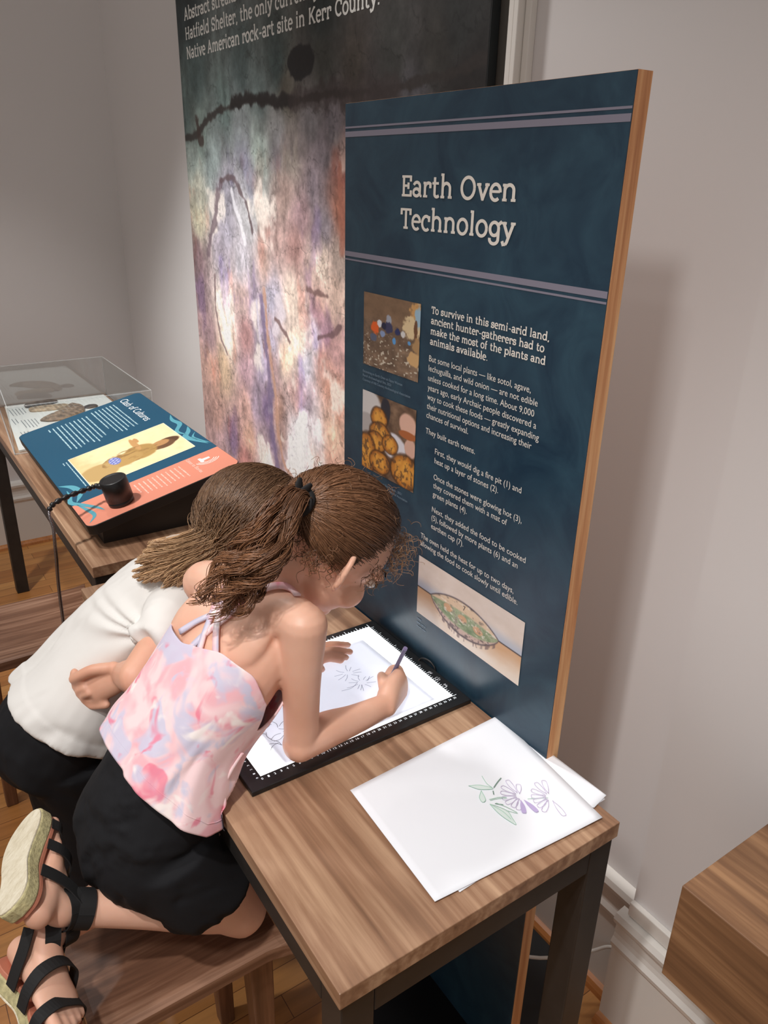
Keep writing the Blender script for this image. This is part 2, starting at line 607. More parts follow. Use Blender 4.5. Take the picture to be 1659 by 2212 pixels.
def ribbon(pts, w, closed=False):
    """flat band along a 2d polyline -> verts, quads"""
    P = np.asarray(pts, float)
    T = np.gradient(P, axis=0)
    n = np.stack([-T[:, 1], T[:, 0]], axis=1)
    n /= np.linalg.norm(n, axis=1)[:, None] + 1e-12
    V = np.empty((len(P) * 2, 2))
    ww = np.asarray(w) * np.ones(len(P))
    V[0::2] = P + n * ww[:, None] / 2
    V[1::2] = P - n * ww[:, None] / 2
    F = [(2 * i, 2 * i + 1, 2 * i + 3, 2 * i + 2) for i in range(len(P) - 1)]
    return V, F


def densify(pts):
    """split corners so the band keeps its width there"""
    segs = []
    P = [np.array(p, float) for p in pts]
    cur = [P[0]]
    for i in range(1, len(P)):
        cur.append(P[i])
        if i < len(P) - 1:
            a, b = P[i] - P[i - 1], P[i + 1] - P[i]
            c = a @ b / (np.linalg.norm(a) * np.linalg.norm(b) + 1e-12)
            if c < 0.7:
                segs.append(cur)
                cur = [P[i]]
    segs.append(cur)
    return segs


def slab_text(lines, weight=0.095):
    """lines: (string, x, baseline, width or None, height unit) -> 2d verts, faces"""
    V, F, o, lay = [], [], 0, 0
    for s, x, y, width, size in lines:
        if width is not None:
            kx = width / slab_width(s)
        else:
            kx = size
        for ch in s:
            adv, st = GL[ch]
            for pl in st:
                for sg in densify(pl):
                    sg = np.array(sg)
                    d0 = (sg[1] - sg[0]) / (np.linalg.norm(sg[1] - sg[0]) + 1e-9)
                    d1 = (sg[-1] - sg[-2]) / (np.linalg.norm(sg[-1] - sg[-2]) + 1e-9)
                    if len(sg) == 2:
                        horiz = abs(d0[0]) > 0.95
                        ext = 0.0 if horiz else weight * 0.36
                        sg = np.array([sg[0] - d0 * ext, sg[1] + d1 * ext])
                        w = weight * (0.78 if horiz else 1.0)
                    else:
                        w = weight
                    v, f = ribbon(sg, w)
                    lay = (lay + 1) % 12
                    V.append(np.column_stack([v * [kx, size] + [x, y], np.full(len(v), lay * 2.5e-5)]))
                    F += [tuple(i + o for i in q) for q in f]
                    o += len(v)
            x += adv * kx
    return np.vstack(V), F


def sans_text(lines):
    """lines: (string, x, baseline, width or None, cap size) in the built-in sans face -> 2d verts, faces"""
    V, F, o = [], [], 0
    dg = None
    for s, x, y, width, size in lines:
        cu = bpy.data.curves.new('lettering', 'FONT')
        cu.body = s
        cu.size = 1.0
        cu.resolution_u = 3
        cu.fill_mode = 'FRONT'
        ob = bpy.data.objects.new('lettering', cu)
        COL.objects.link(ob)
        dg = bpy.context.evaluated_depsgraph_get()
        me = bpy.data.meshes.new_from_object(ob.evaluated_get(dg))
        v = np.array([q.co[:2] for q in me.vertices])
        f = [tuple(p.vertices) for p in me.polygons]
        bpy.data.objects.remove(ob)
        bpy.data.curves.remove(cu)
        bpy.data.meshes.remove(me)
        v[:, 0] -= v[:, 0].min()
        kx = width / v[:, 0].max() if width else size
        V.append(v * [kx, size] + [x, y])
        F += [tuple(i + o for i in q) for q in f]
        o += len(v)
    return np.vstack(V), F


def place2d(name, VF, O, U, W, mat, parent=None):
    """flat print: 2d (x, y) -> O + x U + y W"""
    v, f = VF
    O, U, W = np.asarray(O, float), np.asarray(U, float), np.asarray(W, float)
    V = O[None] + v[:, :1] * U[None] + v[:, 1:2] * W[None]
    if v.shape[1] == 3:
        V = V + v[:, 2:3] * np.cross(U, W)[None]
    o = link(name, mesh_np(name, V, f), mat)
    if parent is not None:
        child(o, parent)
    return o


def stroke_set(polys, w):
    V, F, o, lay = [], [], 0, 0
    for p in polys:
        p = np.asarray(p, float)
        if len(p) > 2:
            p = catmull(p, 5)
        v, f = ribbon(p, w if not hasattr(w, '__len__') else w[0])
        lay = (lay + 1) % 15
        V.append(np.column_stack([v, np.full(len(v), lay * 2e-5)]))
        F += [tuple(i + o for i in q) for q in f]
        o += len(v)
    return np.vstack(V), F


def word_bars(x, y, width, n, lead, size, seed, short=0.7):
    """a block of print too small to read: rows of small word-long dashes"""
    r = random.Random(seed)
    V, F, o = [], [], 0
    for k in range(n):
        xx, end = x, x + width * (r.uniform(0.86, 1.0) if k < n - 1 else short)
        while xx < end:
            wl = min(r.uniform(1.2, 5.0) * size, end - xx)
            h = size * r.uniform(0.5, 0.66)
            y0 = y - k * lead
            V.append(np.array([(xx, y0), (xx + wl, y0), (xx + wl, y0 + h), (xx, y0 + h)]))
            F.append((o, o + 1, o + 2, o + 3))
            o += 4
            xx += wl + size * 0.45
    return np.vstack(V), F
# ------------------------------------------------------------------ materials
M_WALL = plain('painted_wall', (216, 212, 211), 0.75, bump=0.02, bscale=400)
M_TRIM = plain('painted_trim', (226, 222, 216), 0.45)
M_STEEL = plain('black_steel', (40, 37, 35), 0.5, var=0.12, vscale=30)
M_BLACK = plain('black_plastic', (22, 22, 24), 0.38)
M_BLACKBOX = plain('black_laminate', (26, 23, 22), 0.45)
M_WALNUT_Y = wood('walnut_long', 1, (92, 64, 48), (152, 115, 89), (192, 156, 126), 0.5, 0.36, 0.0, 1.35)
M_WALNUT_X = wood('walnut_cross', 0, (86, 58, 42), (138, 100, 74), (178, 134, 104), 0.8, 0.4, 3.3)
M_WALNUT_PIER = wood('walnut_counter_wood', 1, (78, 52, 36), (132, 95, 66), (180, 138, 100), 0.55, 0.45, 7.1)
M_STOOL = wood('walnut_seat', 0, (70, 46, 34), (120, 84, 64), (168, 130, 106), 0.75, 0.42, 5.0)
M_STOOLLEG = wood('walnut_leg', 2, (74, 48, 34), (112, 76, 54), (146, 104, 78), 0.8, 0.45, 2.0)
M_OAKTRIM = wood('oak_trim', 1, (150, 92, 48), (188, 122, 68), (210, 146, 88), 0.6, 0.4)
M_PLY = wood('plywood_edge', 2, (160, 98, 60), (206, 146, 98), (228, 178, 128), 0.9, 0.55, 1.0, 1.4)
M_PAPER = plain('white_paper', (243, 245, 251), 0.75, spec=0.2)
M_CORDWHITE = plain('white_cord_plastic', (214, 210, 204), 0.45)
M_WHITEPRINT = plain('pale_print', (224, 217, 208), 0.6, spec=0.2)
M_STRIPE = plain('lilac_grey_print', (128, 124, 138), 0.55, spec=0.3)


def floor_mat():
    mt, N, L, b = new_mat('oak_strip_floor')
    tc = N.new('ShaderNodeTexCoord')
    br = N.new('ShaderNodeTexBrick')
    br.offset = 0.37
    br.inputs['Scale'].default_value = 1.0
    br.inputs['Brick Width'].default_value = 0.75
    br.inputs['Row Height'].default_value = 0.057
    br.inputs['Mortar Size'].default_value = 0.0009
    br.inputs['Mortar Smooth'].default_value = 0.2
    br.inputs['Bias'].default_value = -0.1
    br.inputs['Color1'].default_value = rgba((176, 116, 62))
    br.inputs['Color2'].default_value = rgba((208, 152, 90))
    br.inputs['Mortar'].default_value = rgba((104, 62, 32))
    L.new(tc.outputs['Object'], br.inputs['Vector'])
    mp = N.new('ShaderNodeMapping')
    mp.inputs['Scale'].default_value = (3, 60, 60)
    L.new(tc.outputs['Object'], mp.inputs['Vector'])
    nz = N.new('ShaderNodeTexNoise')
    nz.inputs['Scale'].default_value = 1.0
    nz.inputs['Detail'].default_value = 6
    L.new(mp.outputs['Vector'], nz.inputs['Vector'])
    mr = N.new('ShaderNodeMapRange')
    mr.inputs['From Min'].default_value = 0.3
    mr.inputs['From Max'].default_value = 0.7
    mr.inputs['To Min'].default_value = 0.82
    mr.inputs['To Max'].default_value = 1.12
    L.new(nz.outputs['Fac'], mr.inputs['Value'])
    vm = N.new('ShaderNodeVectorMath')
    vm.operation = 'SCALE'
    L.new(br.outputs['Color'], vm.inputs[0])
    L.new(mr.outputs['Result'], vm.inputs['Scale'])
    L.new(vm.outputs['Vector'], b.inputs['Base Color'])
    b.inputs['Roughness'].default_value = 0.3
    return mt


def grime_mat(name, base, tint, scale, rough, dist=0.6, stretch=(1, 1, 1)):
    mt, N, L, b = new_mat(name)
    tc = N.new('ShaderNodeTexCoord')
    mp = N.new('ShaderNodeMapping')
    mp.inputs['Scale'].default_value = stretch
    L.new(tc.outputs['Object'], mp.inputs['Vector'])
    nz = N.new('ShaderNodeTexNoise')
    nz.inputs['Scale'].default_value = scale
    nz.inputs['Detail'].default_value = 9
    nz.inputs['Roughness'].default_value = 0.65
    nz.inputs['Distortion'].default_value = dist
    L.new(mp.outputs['Vector'], nz.inputs['Vector'])
    rp = N.new('ShaderNodeValToRGB')
    rp.color_ramp.elements[0].position = 0.34
    rp.color_ramp.elements[1].position = 0.68
    rp.color_ramp.elements[0].color = rgba(base)
    rp.color_ramp.elements[1].color = rgba(tint)
    L.new(nz.outputs['Fac'], rp.inputs['Fac'])
    L.new(rp.outputs['Color'], b.inputs['Base Color'])
    b.inputs['Roughness'].default_value = rough
    return mt


M_FLOOR = floor_mat()
M_NAVY = grime_mat('navy_panel_print', (26, 50, 68), (44, 72, 88), 9.0, 0.33, 1.2)
M_TEALPRINT = plain('teal_print', (26, 84, 112), 0.4)

# ------------------------------------------------------------------ the room
FZ = -0.75
XW, XP, YF = 0.300, 0.252, 3.03
struct(box('floor', (-4.5, -3.5, FZ - 0.05), (0.45, 3.2, FZ), M_FLOOR))
struct(box('wall_right', (XW, 0.108, FZ), (XW + 0.12, YF, 2.3), M_WALL))
struct(box('wall_right_pier', (XP, -3.5, FZ), (XW + 0.12, 0.108, 2.3), M_WALL))
struct(box('wall_far', (-4.5, YF, FZ), (XW + 0.12, YF + 0.12, 2.3), M_WALL))


def baseboard(name, axis, fixed, a0, a1, sgn):
    """tall painted board with a moulded cap and an oak shoe; sgn points into the room"""
    prof = [(0, FZ), (0.016, FZ), (0.016, -0.545), (0.022, -0.535), (0.024, -0.525), (0.018, -0.515), (0.016, -0.505), (0.016, -0.480), (0.026, -0.472), (0.028, -0.462), (0.022, -0.452), (0, -0.448)]
    bm = bmesh.new()
    rings = []
    for a in (a0, a1):
        r = []
        for d, z in prof:
            p = (fixed + sgn * d, a, z) if axis == 0 else (a, fixed + sgn * d, z)
            r.append(bm.verts.new(p))
        rings.append(r)
    n = len(prof)
    for i in range(n):
        bm.faces.new([rings[0][i], rings[0][(i + 1) % n], rings[1][(i + 1) % n], rings[1][i]])
    bm.faces.new(rings[0])
    bm.faces.new(rings[1][::-1])
    return struct(bm_obj(name, bm, M_TRIM))


def shoe(name, axis, fixed, a0, a1, sgn):
    bm = bmesh.new()
    rings = []
    prof = [(0.016, FZ)] + [(0.016 + 0.019 * math.cos(math.radians(t)), FZ + 0.021 * math.sin(math.radians(t))) for t in (0, 30, 60, 90)]
    for a in (a0, a1):
        rings.append([bm.verts.new((fixed + sgn * d, a, z) if axis == 0 else (a, fixed + sgn * d, z)) for d, z in prof])
    n = len(prof)
    for i in range(n):
        bm.faces.new([rings[0][i], rings[0][(i + 1) % n], rings[1][(i + 1) % n], rings[1][i]])
    bm.faces.new(rings[0])
    bm.faces.new(rings[1][::-1])
    return struct(bm_obj(name, bm, M_OAKTRIM))


baseboard('baseboard_right', 0, XW, 0.108, YF, -1)
baseboard('baseboard_pier', 0, XP, -3.5, 0.124, -1)
baseboard('baseboard_far', 1, YF, -4.5, XW, -1)
shoe('trim_1', 0, XW, 0.108, YF, -1)
shoe('trim_2', 0, XP, -3.5, 0.124, -1)
shoe('trim_3', 1, YF, -4.5, XW, -1)
# flat moulding strip that runs along the pier just over its baseboard
struct(box('trim_4', (XP - 0.012, -3.5, -0.447), (XP, 0.108, -0.415), M_TRIM, bevel=0.002))

# window casing behind the tall mural: stepped upright boards
bm = bmesh.new()
for y0, y1, x0 in ((0.648, 0.661, 0.276), (0.633, 0.644, 0.272), (0.618, 0.632, 0.286)):
    box_bm(bm, (x0, y0, -0.448), (XW, y1, 2.3))
struct(bm_obj('trim_5', bm, M_TRIM, bevel=0.0015))
M_DARKREVEAL = plain('dark_window_reveal', (84, 80, 75), 0.6)
struct(box('window_1', (0.292, 0.662, -0.40), (0.2995, 2.10, 2.2), M_DARKREVEAL))


# ------------------------------------------------------------------ walnut tables on black steel frames
def steel_table(name, label, cat, x0, x1, y0, y1, top_mat, group):
    t = thing(name, label, cat, ((x0 + x1) / 2, (y0 + y1) / 2, FZ), group)
    box('tabletop', (x0, y0, -0.026), (x1, y1, 0.0), top_mat, t, 0.0012, 2)
    i, w, rb = 0.004, 0.044, -0.070
    legs = []
    for lx in (x0 + i, x1 - i - w):
        for ly in (y0 + i, y1 - i - w):
            box('leg', (lx, ly, FZ), (lx + w, ly + w, -0.0262), M_STEEL, t, 0.002)
    for lx in (x0 + i, x1 - i - w):
        box('frame_rail', (lx, y0 + i + w, rb), (lx + w, y1 - i - w, -0.0262), M_STEEL, t, 0.002)
    for ly in (y0 + i, y1 - i - w):
        box('frame_rail', (x0 + i + w, ly, rb), (x1 - i - w, ly + w, -0.0262), M_STEEL, t, 0.002)
    return t


steel_table('desk', 'walnut desk on black steel legs carrying the lit tracing pad', 'desk', -0.4465, -0.003, 0.0, 1.04, M_WALNUT_Y, 'walnut and steel tables')
steel_table('display_table', 'walnut table on black steel legs under the reading lectern and clear case', 'table', -0.402, 0.047, 1.122, 2.605, M_WALNUT_Y, 'walnut and steel tables')

# thick walnut counter fixed to the pier, lower right corner
t = thing('wall_counter', 'thick walnut counter block fixed to the wall in the lower right corner', 'counter', (0.11, -0.8, -0.14))
box('slab', (-0.020, -1.55, -0.158), (XP - 0.001, -0.111, 0.0), M_WALNUT_PIER, t, 0.0015, 2)
for by in (-0.55, -1.2):
    bm = bmesh.new()
    vs = [bm.verts.new(p) for p in ((0.18, by - 0.01, -0.159), (XP - 0.014, by - 0.01, -0.159), (XP - 0.014, by - 0.01, -0.34), (0.18, by + 0.01, -0.159), (XP - 0.014, by + 0.01, -0.159), (XP - 0.014, by + 0.01, -0.34))]
    for f in ((0, 1, 2), (5, 4, 3), (0, 3, 4, 1), (1, 4, 5, 2), (2, 5, 3, 0)):
        bm.faces.new([vs[i] for i in f])
    bm_obj('bracket', bm, M_STEEL, t)


# ------------------------------------------------------------------ stools
def make_stool(name, label, x0, x1, y0, y1, ztop):
    t = thing(name, label, 'stool', ((x0 + x1) / 2, (y0 + y1) / 2, FZ), 'low walnut stools')
    # dished seat
    bm = bmesh.new()
    nx, ny = 28, 24
    th = 0.026
    g = {}
    for k in (0, 1):
        for i in range(nx + 1):
            for j in range(ny + 1):
                u, v = i / nx, j / ny
                x, y = x0 + (x1 - x0) * u, y0 + (y1 - y0) * v
                cu, cv = 2 * u - 1, 2 * v - 1
                # round off the corners
                r = 0.030
                dx, dy = max(0, abs(x - (x0 + x1) / 2) - (x1 - x0) / 2 + r), max(0, abs(y - (y0 + y1) / 2) - (y1 - y0) / 2 + r)
                l = math.hypot(dx, dy)
                if l > r:
                    f = r / l
                    x += math.copysign(dx * (f - 1), cu)
                    y += math.copysign(dy * (f - 1), cv)
                e = max(abs(cu), abs(cv))
                z = ztop - 0.007 * max(0.0, 1 - (abs(cv) / 0.86) ** 4) * max(0.0, 1 - cu * cu) if k else ztop - th
                if k and e > 0.99:
                    z -= 0.002
                g[k, i, j] = bm.verts.new((x, y, z))
    for i in range(nx):
        for j in range(ny):
            bm.faces.new([g[1, i, j], g[1, i + 1, j], g[1, i + 1, j + 1], g[1, i, j + 1]])
            bm.faces.new([g[0, i, j], g[0, i, j + 1], g[0, i + 1, j + 1], g[0, i + 1, j]])
    for i in range(nx):
        bm.faces.new([g[0, i, 0], g[0, i + 1, 0], g[1, i + 1, 0], g[1, i, 0]])
        bm.faces.new([g[0, i, ny], g[1, i, ny], g[1, i + 1, ny], g[0, i + 1, ny]])
    for j in range(ny):
        bm.faces.new([g[0, 0, j], g[1, 0, j], g[1, 0, j + 1], g[0, 0, j + 1]])
        bm.faces.new([g[0, nx, j], g[0, nx, j + 1], g[1, nx, j + 1], g[1, nx, j]])
    bm_obj('seat', bm, M_STOOL, t)
    for sx in (0, 1):
        for sy in (0, 1):
            tx = (x0 + 0.012) if sx == 0 else (x1 - 0.052)
            ty = (y0 + 0.020) if sy == 0 else (y1 - 0.060)
            bx = tx + (-0.004 if sx == 0 else 0.012)
            by = ty + (0.004 if sy == 0 else 0.004)
            bm = bmesh.new()
            vs = []
            for (ax, ay, z, w) in ((bx, by, FZ, 0.028), (tx, ty, ztop - th - 0.0002, 0.040)):
                vs += [bm.verts.new(p) for p in ((ax, ay, z), (ax + w, ay, z), (ax + w, ay + w, z), (ax, ay + w, z))]
            for f in ((0, 3, 2, 1), (4, 5, 6, 7), (0, 1, 5, 4), (1, 2, 6, 5), (2, 3, 7, 6), (3, 0, 4, 7)):
                bm.faces.new([vs[q] for q in f])
            bm_obj('leg', bm, M_STOOLLEG, t, 0.003, 2)
    return t


make_stool('stool', 'low walnut stool that the child in the pink top kneels on', -0.655, -0.365, 0.300, 0.572, -0.300)
make_stool('stool', 'empty low walnut stool on the oak floor behind the child in the white shirt', -0.655, -0.330, 1.338, 1.632, -0.300)
# ------------------------------------------------------------------ printed board "Earth Oven Technology"
PNL = thing('display_board', 'tall dark blue plywood board headed Earth Oven Technology standing behind the desk', 'board', (0.01, 0.434, FZ))
PY0, PY1, PZ1 = 0.1425, 0.7245, 0.9050
box('plywood_core', (0.0006, PY0, FZ + 0.012), (0.0235, PY1, PZ1), M_PLY, PNL)['label'] = 'bare layered plywood edges'
box('front_print', (-0.0008, PY0 + 0.0006, FZ + 0.012), (0.0006, PY1 - 0.0006, PZ1 - 0.0004), M_NAVY, PNL)
bp = round_rect(0.026, 0.165, 0.262, 0.70, 0.07, 8)
extrude_poly('base_plate', bp, FZ, FZ + 0.012, M_BLACK, PNL, 0.002)
extrude_poly('base_plate', round_rect(-0.20, 0.20, 0.026, 0.67, 0.02, 4), FZ, FZ + 0.0118, M_BLACK, PNL, 0.002)
UY, UZ = (0, -1, 0), (0, 0, 1)


def stripe(z0, z1):
    V = [(-0.0012, PY1 - 0.0006, z0), (-0.0012, PY0 + 0.0006, z0), (-0.0012, PY0 + 0.0006, z1), (-0.0012, PY1 - 0.0006, z1)]
    child(link('stripe', mesh_np('stripe', V, [(0, 1, 2, 3)]), M_STRIPE), PNL)


stripe(0.8560, 0.8640)
stripe(0.8685, 0.8712)
stripe(0.6725, 0.6805)
stripe(0.6660, 0.6687)
O2 = (-0.0014, 0, 0)
place2d('heading_text', slab_text([('Earth Oven', -0.5610, 0.7715, 0.2545, 0.0410), ('Technology', -0.5610, 0.7260, 0.2560, 0.0410)], 0.105), O2, UY, UZ, M_WHITEPRINT, PNL)
ls = 0.01555
T = ['To survive in this semi-arid land,', 'ancient hunter-gatherers had to', 'make the most of the plants and', 'animals available.']
wid = [0.2475, 0.2400, 0.2445, 0.1345]
place2d('intro_text', slab_text([(s, -0.4725, 0.6100 - i * ls, w, 0.0148) for i, (s, w) in enumerate(zip(T, wid))], 0.115), O2, UY, UZ, M_WHITEPRINT, PNL)
B = [('But some local plants \u2014 like sotol, agave,', .4730, .5375, .2235), ('lechuguilla, and wild onion \u2014 are not edible', .4730, .5225, .2385), ('unless cooked for a long time. About 9,000', .4730, .5072, .2340),
     ('years ago, early Archaic people discovered a', .4730, .4922, .2400), ('way to cook these foods \u2014 greatly expanding', .4730, .4772, .2470), ('their nutritional options and increasing their', .4730, .4622, .2350),
     ('chances of survival.', .4730, .4475, .1030), ('They built earth ovens.', .4730, .4215, .1215), ('First, they would dig a fire pit (1) and', .4465, .3940, .1980), ('heat up a layer of stones (2).', .4465, .3785, .1515),
     ('Once the stones were glowing hot (3),', .4465, .3508, .2045), ('they covered them with a mat of', .4465, .3362, .1755), ('green plants (4).', .4465, .3212, .0860), ('Next, they added the food to be cooked', .4465, .2942, .2200),
     ('(5), followed by more plants (6) and an', .4465, .2792, .2055), ('earthen cap (7).', .4465, .2642, .0835), ('The oven held the heat for up to two days,', .4735, .2365, .2295), ('allowing the food to cook slowly until edible.', .4735, .2222, .2400)]
place2d('body_text', sans_text([(s, -y, z, w, 0.0135) for s, y, z, w in B]), O2, UY, UZ, M_WHITEPRINT, PNL)
CP = [('Excavating an Earth Oven at Gipsy Woman', .6615, .4830, .1200), ('Ranch Archaeological Site, 2021', .6615, .4755, .0880), ('Courtesy of Hill Country Archaeological Association', .6615, .4680, .1430),
      ('Sotol Bulbs Cooked in an Earth Oven, 2021', .6590, .2925, .1260), ('Courtesy of Hill Country Archaeological Association', .6590, .2850, .1430)]
M_FAINT = plain('faint_print', (122, 142, 158), 0.6)
for part_ in (CP[:3], CP[3:]):
    place2d('caption_text', sans_text([(s, -y, z, w, 0.0062) for s, y, z, w in part_]), O2, UY, UZ, M_FAINT, PNL)
v1 = [word_bars(-0.4735, 0.0775 - 0.0075 * k, wd, 1, 0.007, 0.0042, 40 + k, wd) for k, wd in enumerate((0.115, 0.16, 0.165))]
place2d('caption_text', merge(v1), O2, UY, UZ, M_FAINT, PNL)


def dig_photo(u, v):
    n = fbm(u * 9, v * 12, 5, 3)
    fine = fbm(u * 22, v * 20, 4, 6)
    c = mixc((88, 70, 58), (150, 124, 102), n * 1.3 - 0.15)
    c = mixc(c, (128, 100, 76), sstep(0.42, 0.25, v) * 0.6)
    peb = vnoise(u * 34, v * 44, 9)
    c = mixc(c, (196, 184, 166), sstep(0.76, 0.84, peb) * sstep(0.45, 0.62, v))

    def blob(cx, cy, rx, ry, col, e=0.35):
        nonlocal c
        if cx < 0.85:
            rx, ry = rx * 0.85, ry * 0.9
        d = ((u - cx) / rx) ** 2 + ((v - cy) / ry) ** 2 + (fine - 0.5) * 1.7
        c = mixc(c, col, sstep(1.0 + e, 1.0 - e, d))
    blob(0.95, 0.12, 0.12, 0.12, (196, 150, 96))
    blob(0.88, 0.33, 0.16, 0.14, (214, 190, 150))
    blob(0.97, 0.17, 0.06, 0.14, (150, 178, 196))
    blob(0.93, 0.36, 0.03, 0.14, (110, 76, 56))
    blob(0.93, 0.72, 0.12, 0.10, (200, 160, 112))
    blob(0.96, 0.55, 0.08, 0.10, (168, 132, 92))
    blob(0.22, 0.45, 0.085, 0.10, (222, 98, 44))
    blob(0.30, 0.38, 0.05, 0.05, (214, 214, 220))
    blob(0.19, 0.585, 0.075, 0.06, (92, 98, 118))
    blob(0.36, 0.50, 0.05, 0.05, (134, 150, 186))
    blob(0.47, 0.31, 0.06, 0.075, (158, 160, 172))
    blob(0.47, 0.40, 0.085, 0.08, (62, 62, 92))
    blob(0.38, 0.40, 0.05, 0.05, (40, 42, 66))
    blob(0.63, 0.43, 0.06, 0.05, (48, 54, 96))
    blob(0.72, 0.435, 0.05, 0.05, (206, 202, 200))
    blob(0.57, 0.56, 0.035, 0.05, (92, 150, 206))
    blob(0.83, 0.53, 0.03, 0.03, (96, 150, 200))
    return c


def bulb_photo(u, v):
    n = fbm(u * 8, v * 10, 5, 21)
    fine = fbm(u * 26, v * 22, 4, 19)
    c = mixc((70, 52, 42), (140, 112, 90), n * 1.4 - 0.2)

    def blob(cx, cy, rx, ry, col, e=0.25, w=0.5):
        nonlocal c
        d = ((u - cx) / rx) ** 2 + ((v - cy) / ry) ** 2 + (n - 0.5) * w
        c = mixc(c, col, sstep(1.0 + e, 1.0 - e, d))
    blob(0.12, 0.18, 0.26, 0.20, (206, 200, 198))
    blob(0.10, 0.42, 0.2, 0.14, (176, 168, 166))
    blob(0.62, 0.55, 0.22, 0.16, (214, 210, 216))
    blob(0.45, 0.16, 0.09, 0.16, (48, 48, 56))
    blob(0.86, 0.22, 0.15, 0.14, (216, 172, 152))
    blob(0.92, 0.48, 0.10, 0.12, (208, 166, 148))
    blob(0.86, 0.34, 0.16, 0.05, (168, 98, 58))
    st = 0.5 + 0.5 * np.sin(u * 46 + n * 9)
    for cx, cy, rx, ry in ((0.33, 0.28, 0.15, 0.13), (0.36, 0.48, 0.20, 0.14), (0.28, 0.60, 0.17, 0.13), (0.55, 0.55, 0.14, 0.11), (0.10, 0.80, 0.17, 0.26), (0.36, 0.84, 0.19, 0.14), (0.83, 0.80, 0.24, 0.20)):
        d = ((u - cx) / rx) ** 2 + ((v - cy) / ry) ** 2 + (n - 0.5) * 0.4
        k = sstep(1.15, 0.8, d)
        c = mixc(c, (74, 48, 30), sstep(1.5, 1.05, d) * 0.8)
        col = mixc((222, 158, 70), (160, 96, 42), sstep(0.15, 1.0, d) * 0.75 + st * 0.25)
        col = mixc(col, (88, 64, 48), sstep(0.50, 0.68, fine) * 0.75)
        c = c * (1 - k[:, None]) + col * k[:, None]
    return c


def oven_drawing(u, v):
    n = fbm(u * 6, v * 5, 5, 31)
    c = mixc((206, 190, 178), (226, 214, 206), n)
    c = mixc(c, (168, 182, 204), sstep(0.30, 0.52, v) * 0.75 * sstep(0.2, 0.6, n + 0.2))
    gz = 0.525 + 0.05 * np.exp(-((u - 0.5) / 0.6) ** 2)
    ground = v > 0.53
    sand = mixc((206, 166, 130), (232, 220, 208), sstep(0.55, 0.95, v) * 0.9 + (n - 0.5) * 0.5)
    k = sstep(0.52, 0.535, v)
    c = c * (1 - k[:, None]) + sand * k[:, None]
    line = np.exp(-((v - 0.53) / 0.010) ** 2)
    c = mixc(c, (52, 46, 52), line * ((u < 0.16) | (u > 0.80)))
    # lens shaped pit
    w = np.clip(1 - ((u - 0.475) / 0.33) ** 2, 0, None)
    top = 0.53 - 0.22 * w ** 0.9
    bot = 0.53 + 0.33 * w ** 0.75
    ins = (v > top) & (v < bot) & (w > 0)
    f = np.where(w > 0, (v - top) / np.maximum(bot - top, 1e-4), 0)
    cells = vnoise(u * 60, v * 42, 5)
    m = fbm(u * 22, v * 18, 4, 8)
    pit = mixc((222, 200, 172), (206, 178, 150), m)
    green = mixc((112, 134, 98), (186, 190, 160), m * 1.7 - 0.35)
    kk = sstep(0.26, 0.34, f) * sstep(0.86, 0.78, f)
    pit = pit * (1 - kk[:, None]) + green * kk[:, None]
    for cx, cy in ((0.33, 0.55), (0.47, 0.58), (0.62, 0.60)):
        d = ((u - cx) / 0.045) ** 2 + ((v - cy) / 0.06) ** 2
        pit = mixc(pit, (212, 160, 124), sstep(1.3, 0.6, d + (m - .5)) * .85)
    st = sstep(0.80, 0.84, f)
    pit = mixc(pit, (196, 172, 162), st * 0.9)
    pit = mixc(pit, (110, 92, 96), st * sstep(0.55, 0.75, cells) * 0.8)
    pit = mixc(pit, (104, 94, 88), sstep(0.60, 0.72, m) * 0.55)
    pit = mixc(pit, (226, 218, 208), sstep(0.62, 0.75, fbm(u * 30, v * 26, 3, 77)) * 0.7)
    c = np.where(ins[:, None], pit, c)
    dist = np.minimum(np.abs(v - top), np.abs(v - bot))
    edge = np.exp(-(dist / 0.014) ** 2) * (w > 0)
    c = mixc(c, (62, 54, 64), edge * (0.55 + 0.45 * m))
    fr = (v > bot) & (v < bot + 0.07) & (w > 0.05)
    c = mixc(c, (110, 92, 92), fr * sstep(0.5, 0.8, vnoise(u * 90, v * 10, 4)) * 0.7)
    return c


M_PHOTO = vcol_mat('photo_print', 0.35)
X3 = -0.0016
picture('photograph', (X3, .6605, .6200), (X3, .4990, .6200), (X3, .4990, .4980), (X3, .6605, .4980), 190, 150, dig_photo, M_PHOTO, PNL)['label'] = 'photograph of people digging in brown earth'
picture('photograph', (X3, .6605, .4520), (X3, .4998, .4520), (X3, .4998, .3085), (X3, .6605, .3085), 190, 170, bulb_photo, M_PHOTO, PNL)['label'] = 'photograph of orange baked bulbs'
picture('illustration', (X3, .4750, .2022), (X3, .2140, .2022), (X3, .2140, .0908), (X3, .4750, .0908), 300, 150, oven_drawing, M_PHOTO, PNL)['label'] = 'watercolour cross section of an earth oven'
M_INK = plain('dark_ink', (70, 62, 66), 0.7)
place2d('illustration_number', sans_text([('7', -0.352, 0.1545, None, 0.013)]), (-0.0018, 0, 0), UY, UZ, M_INK, PNL)

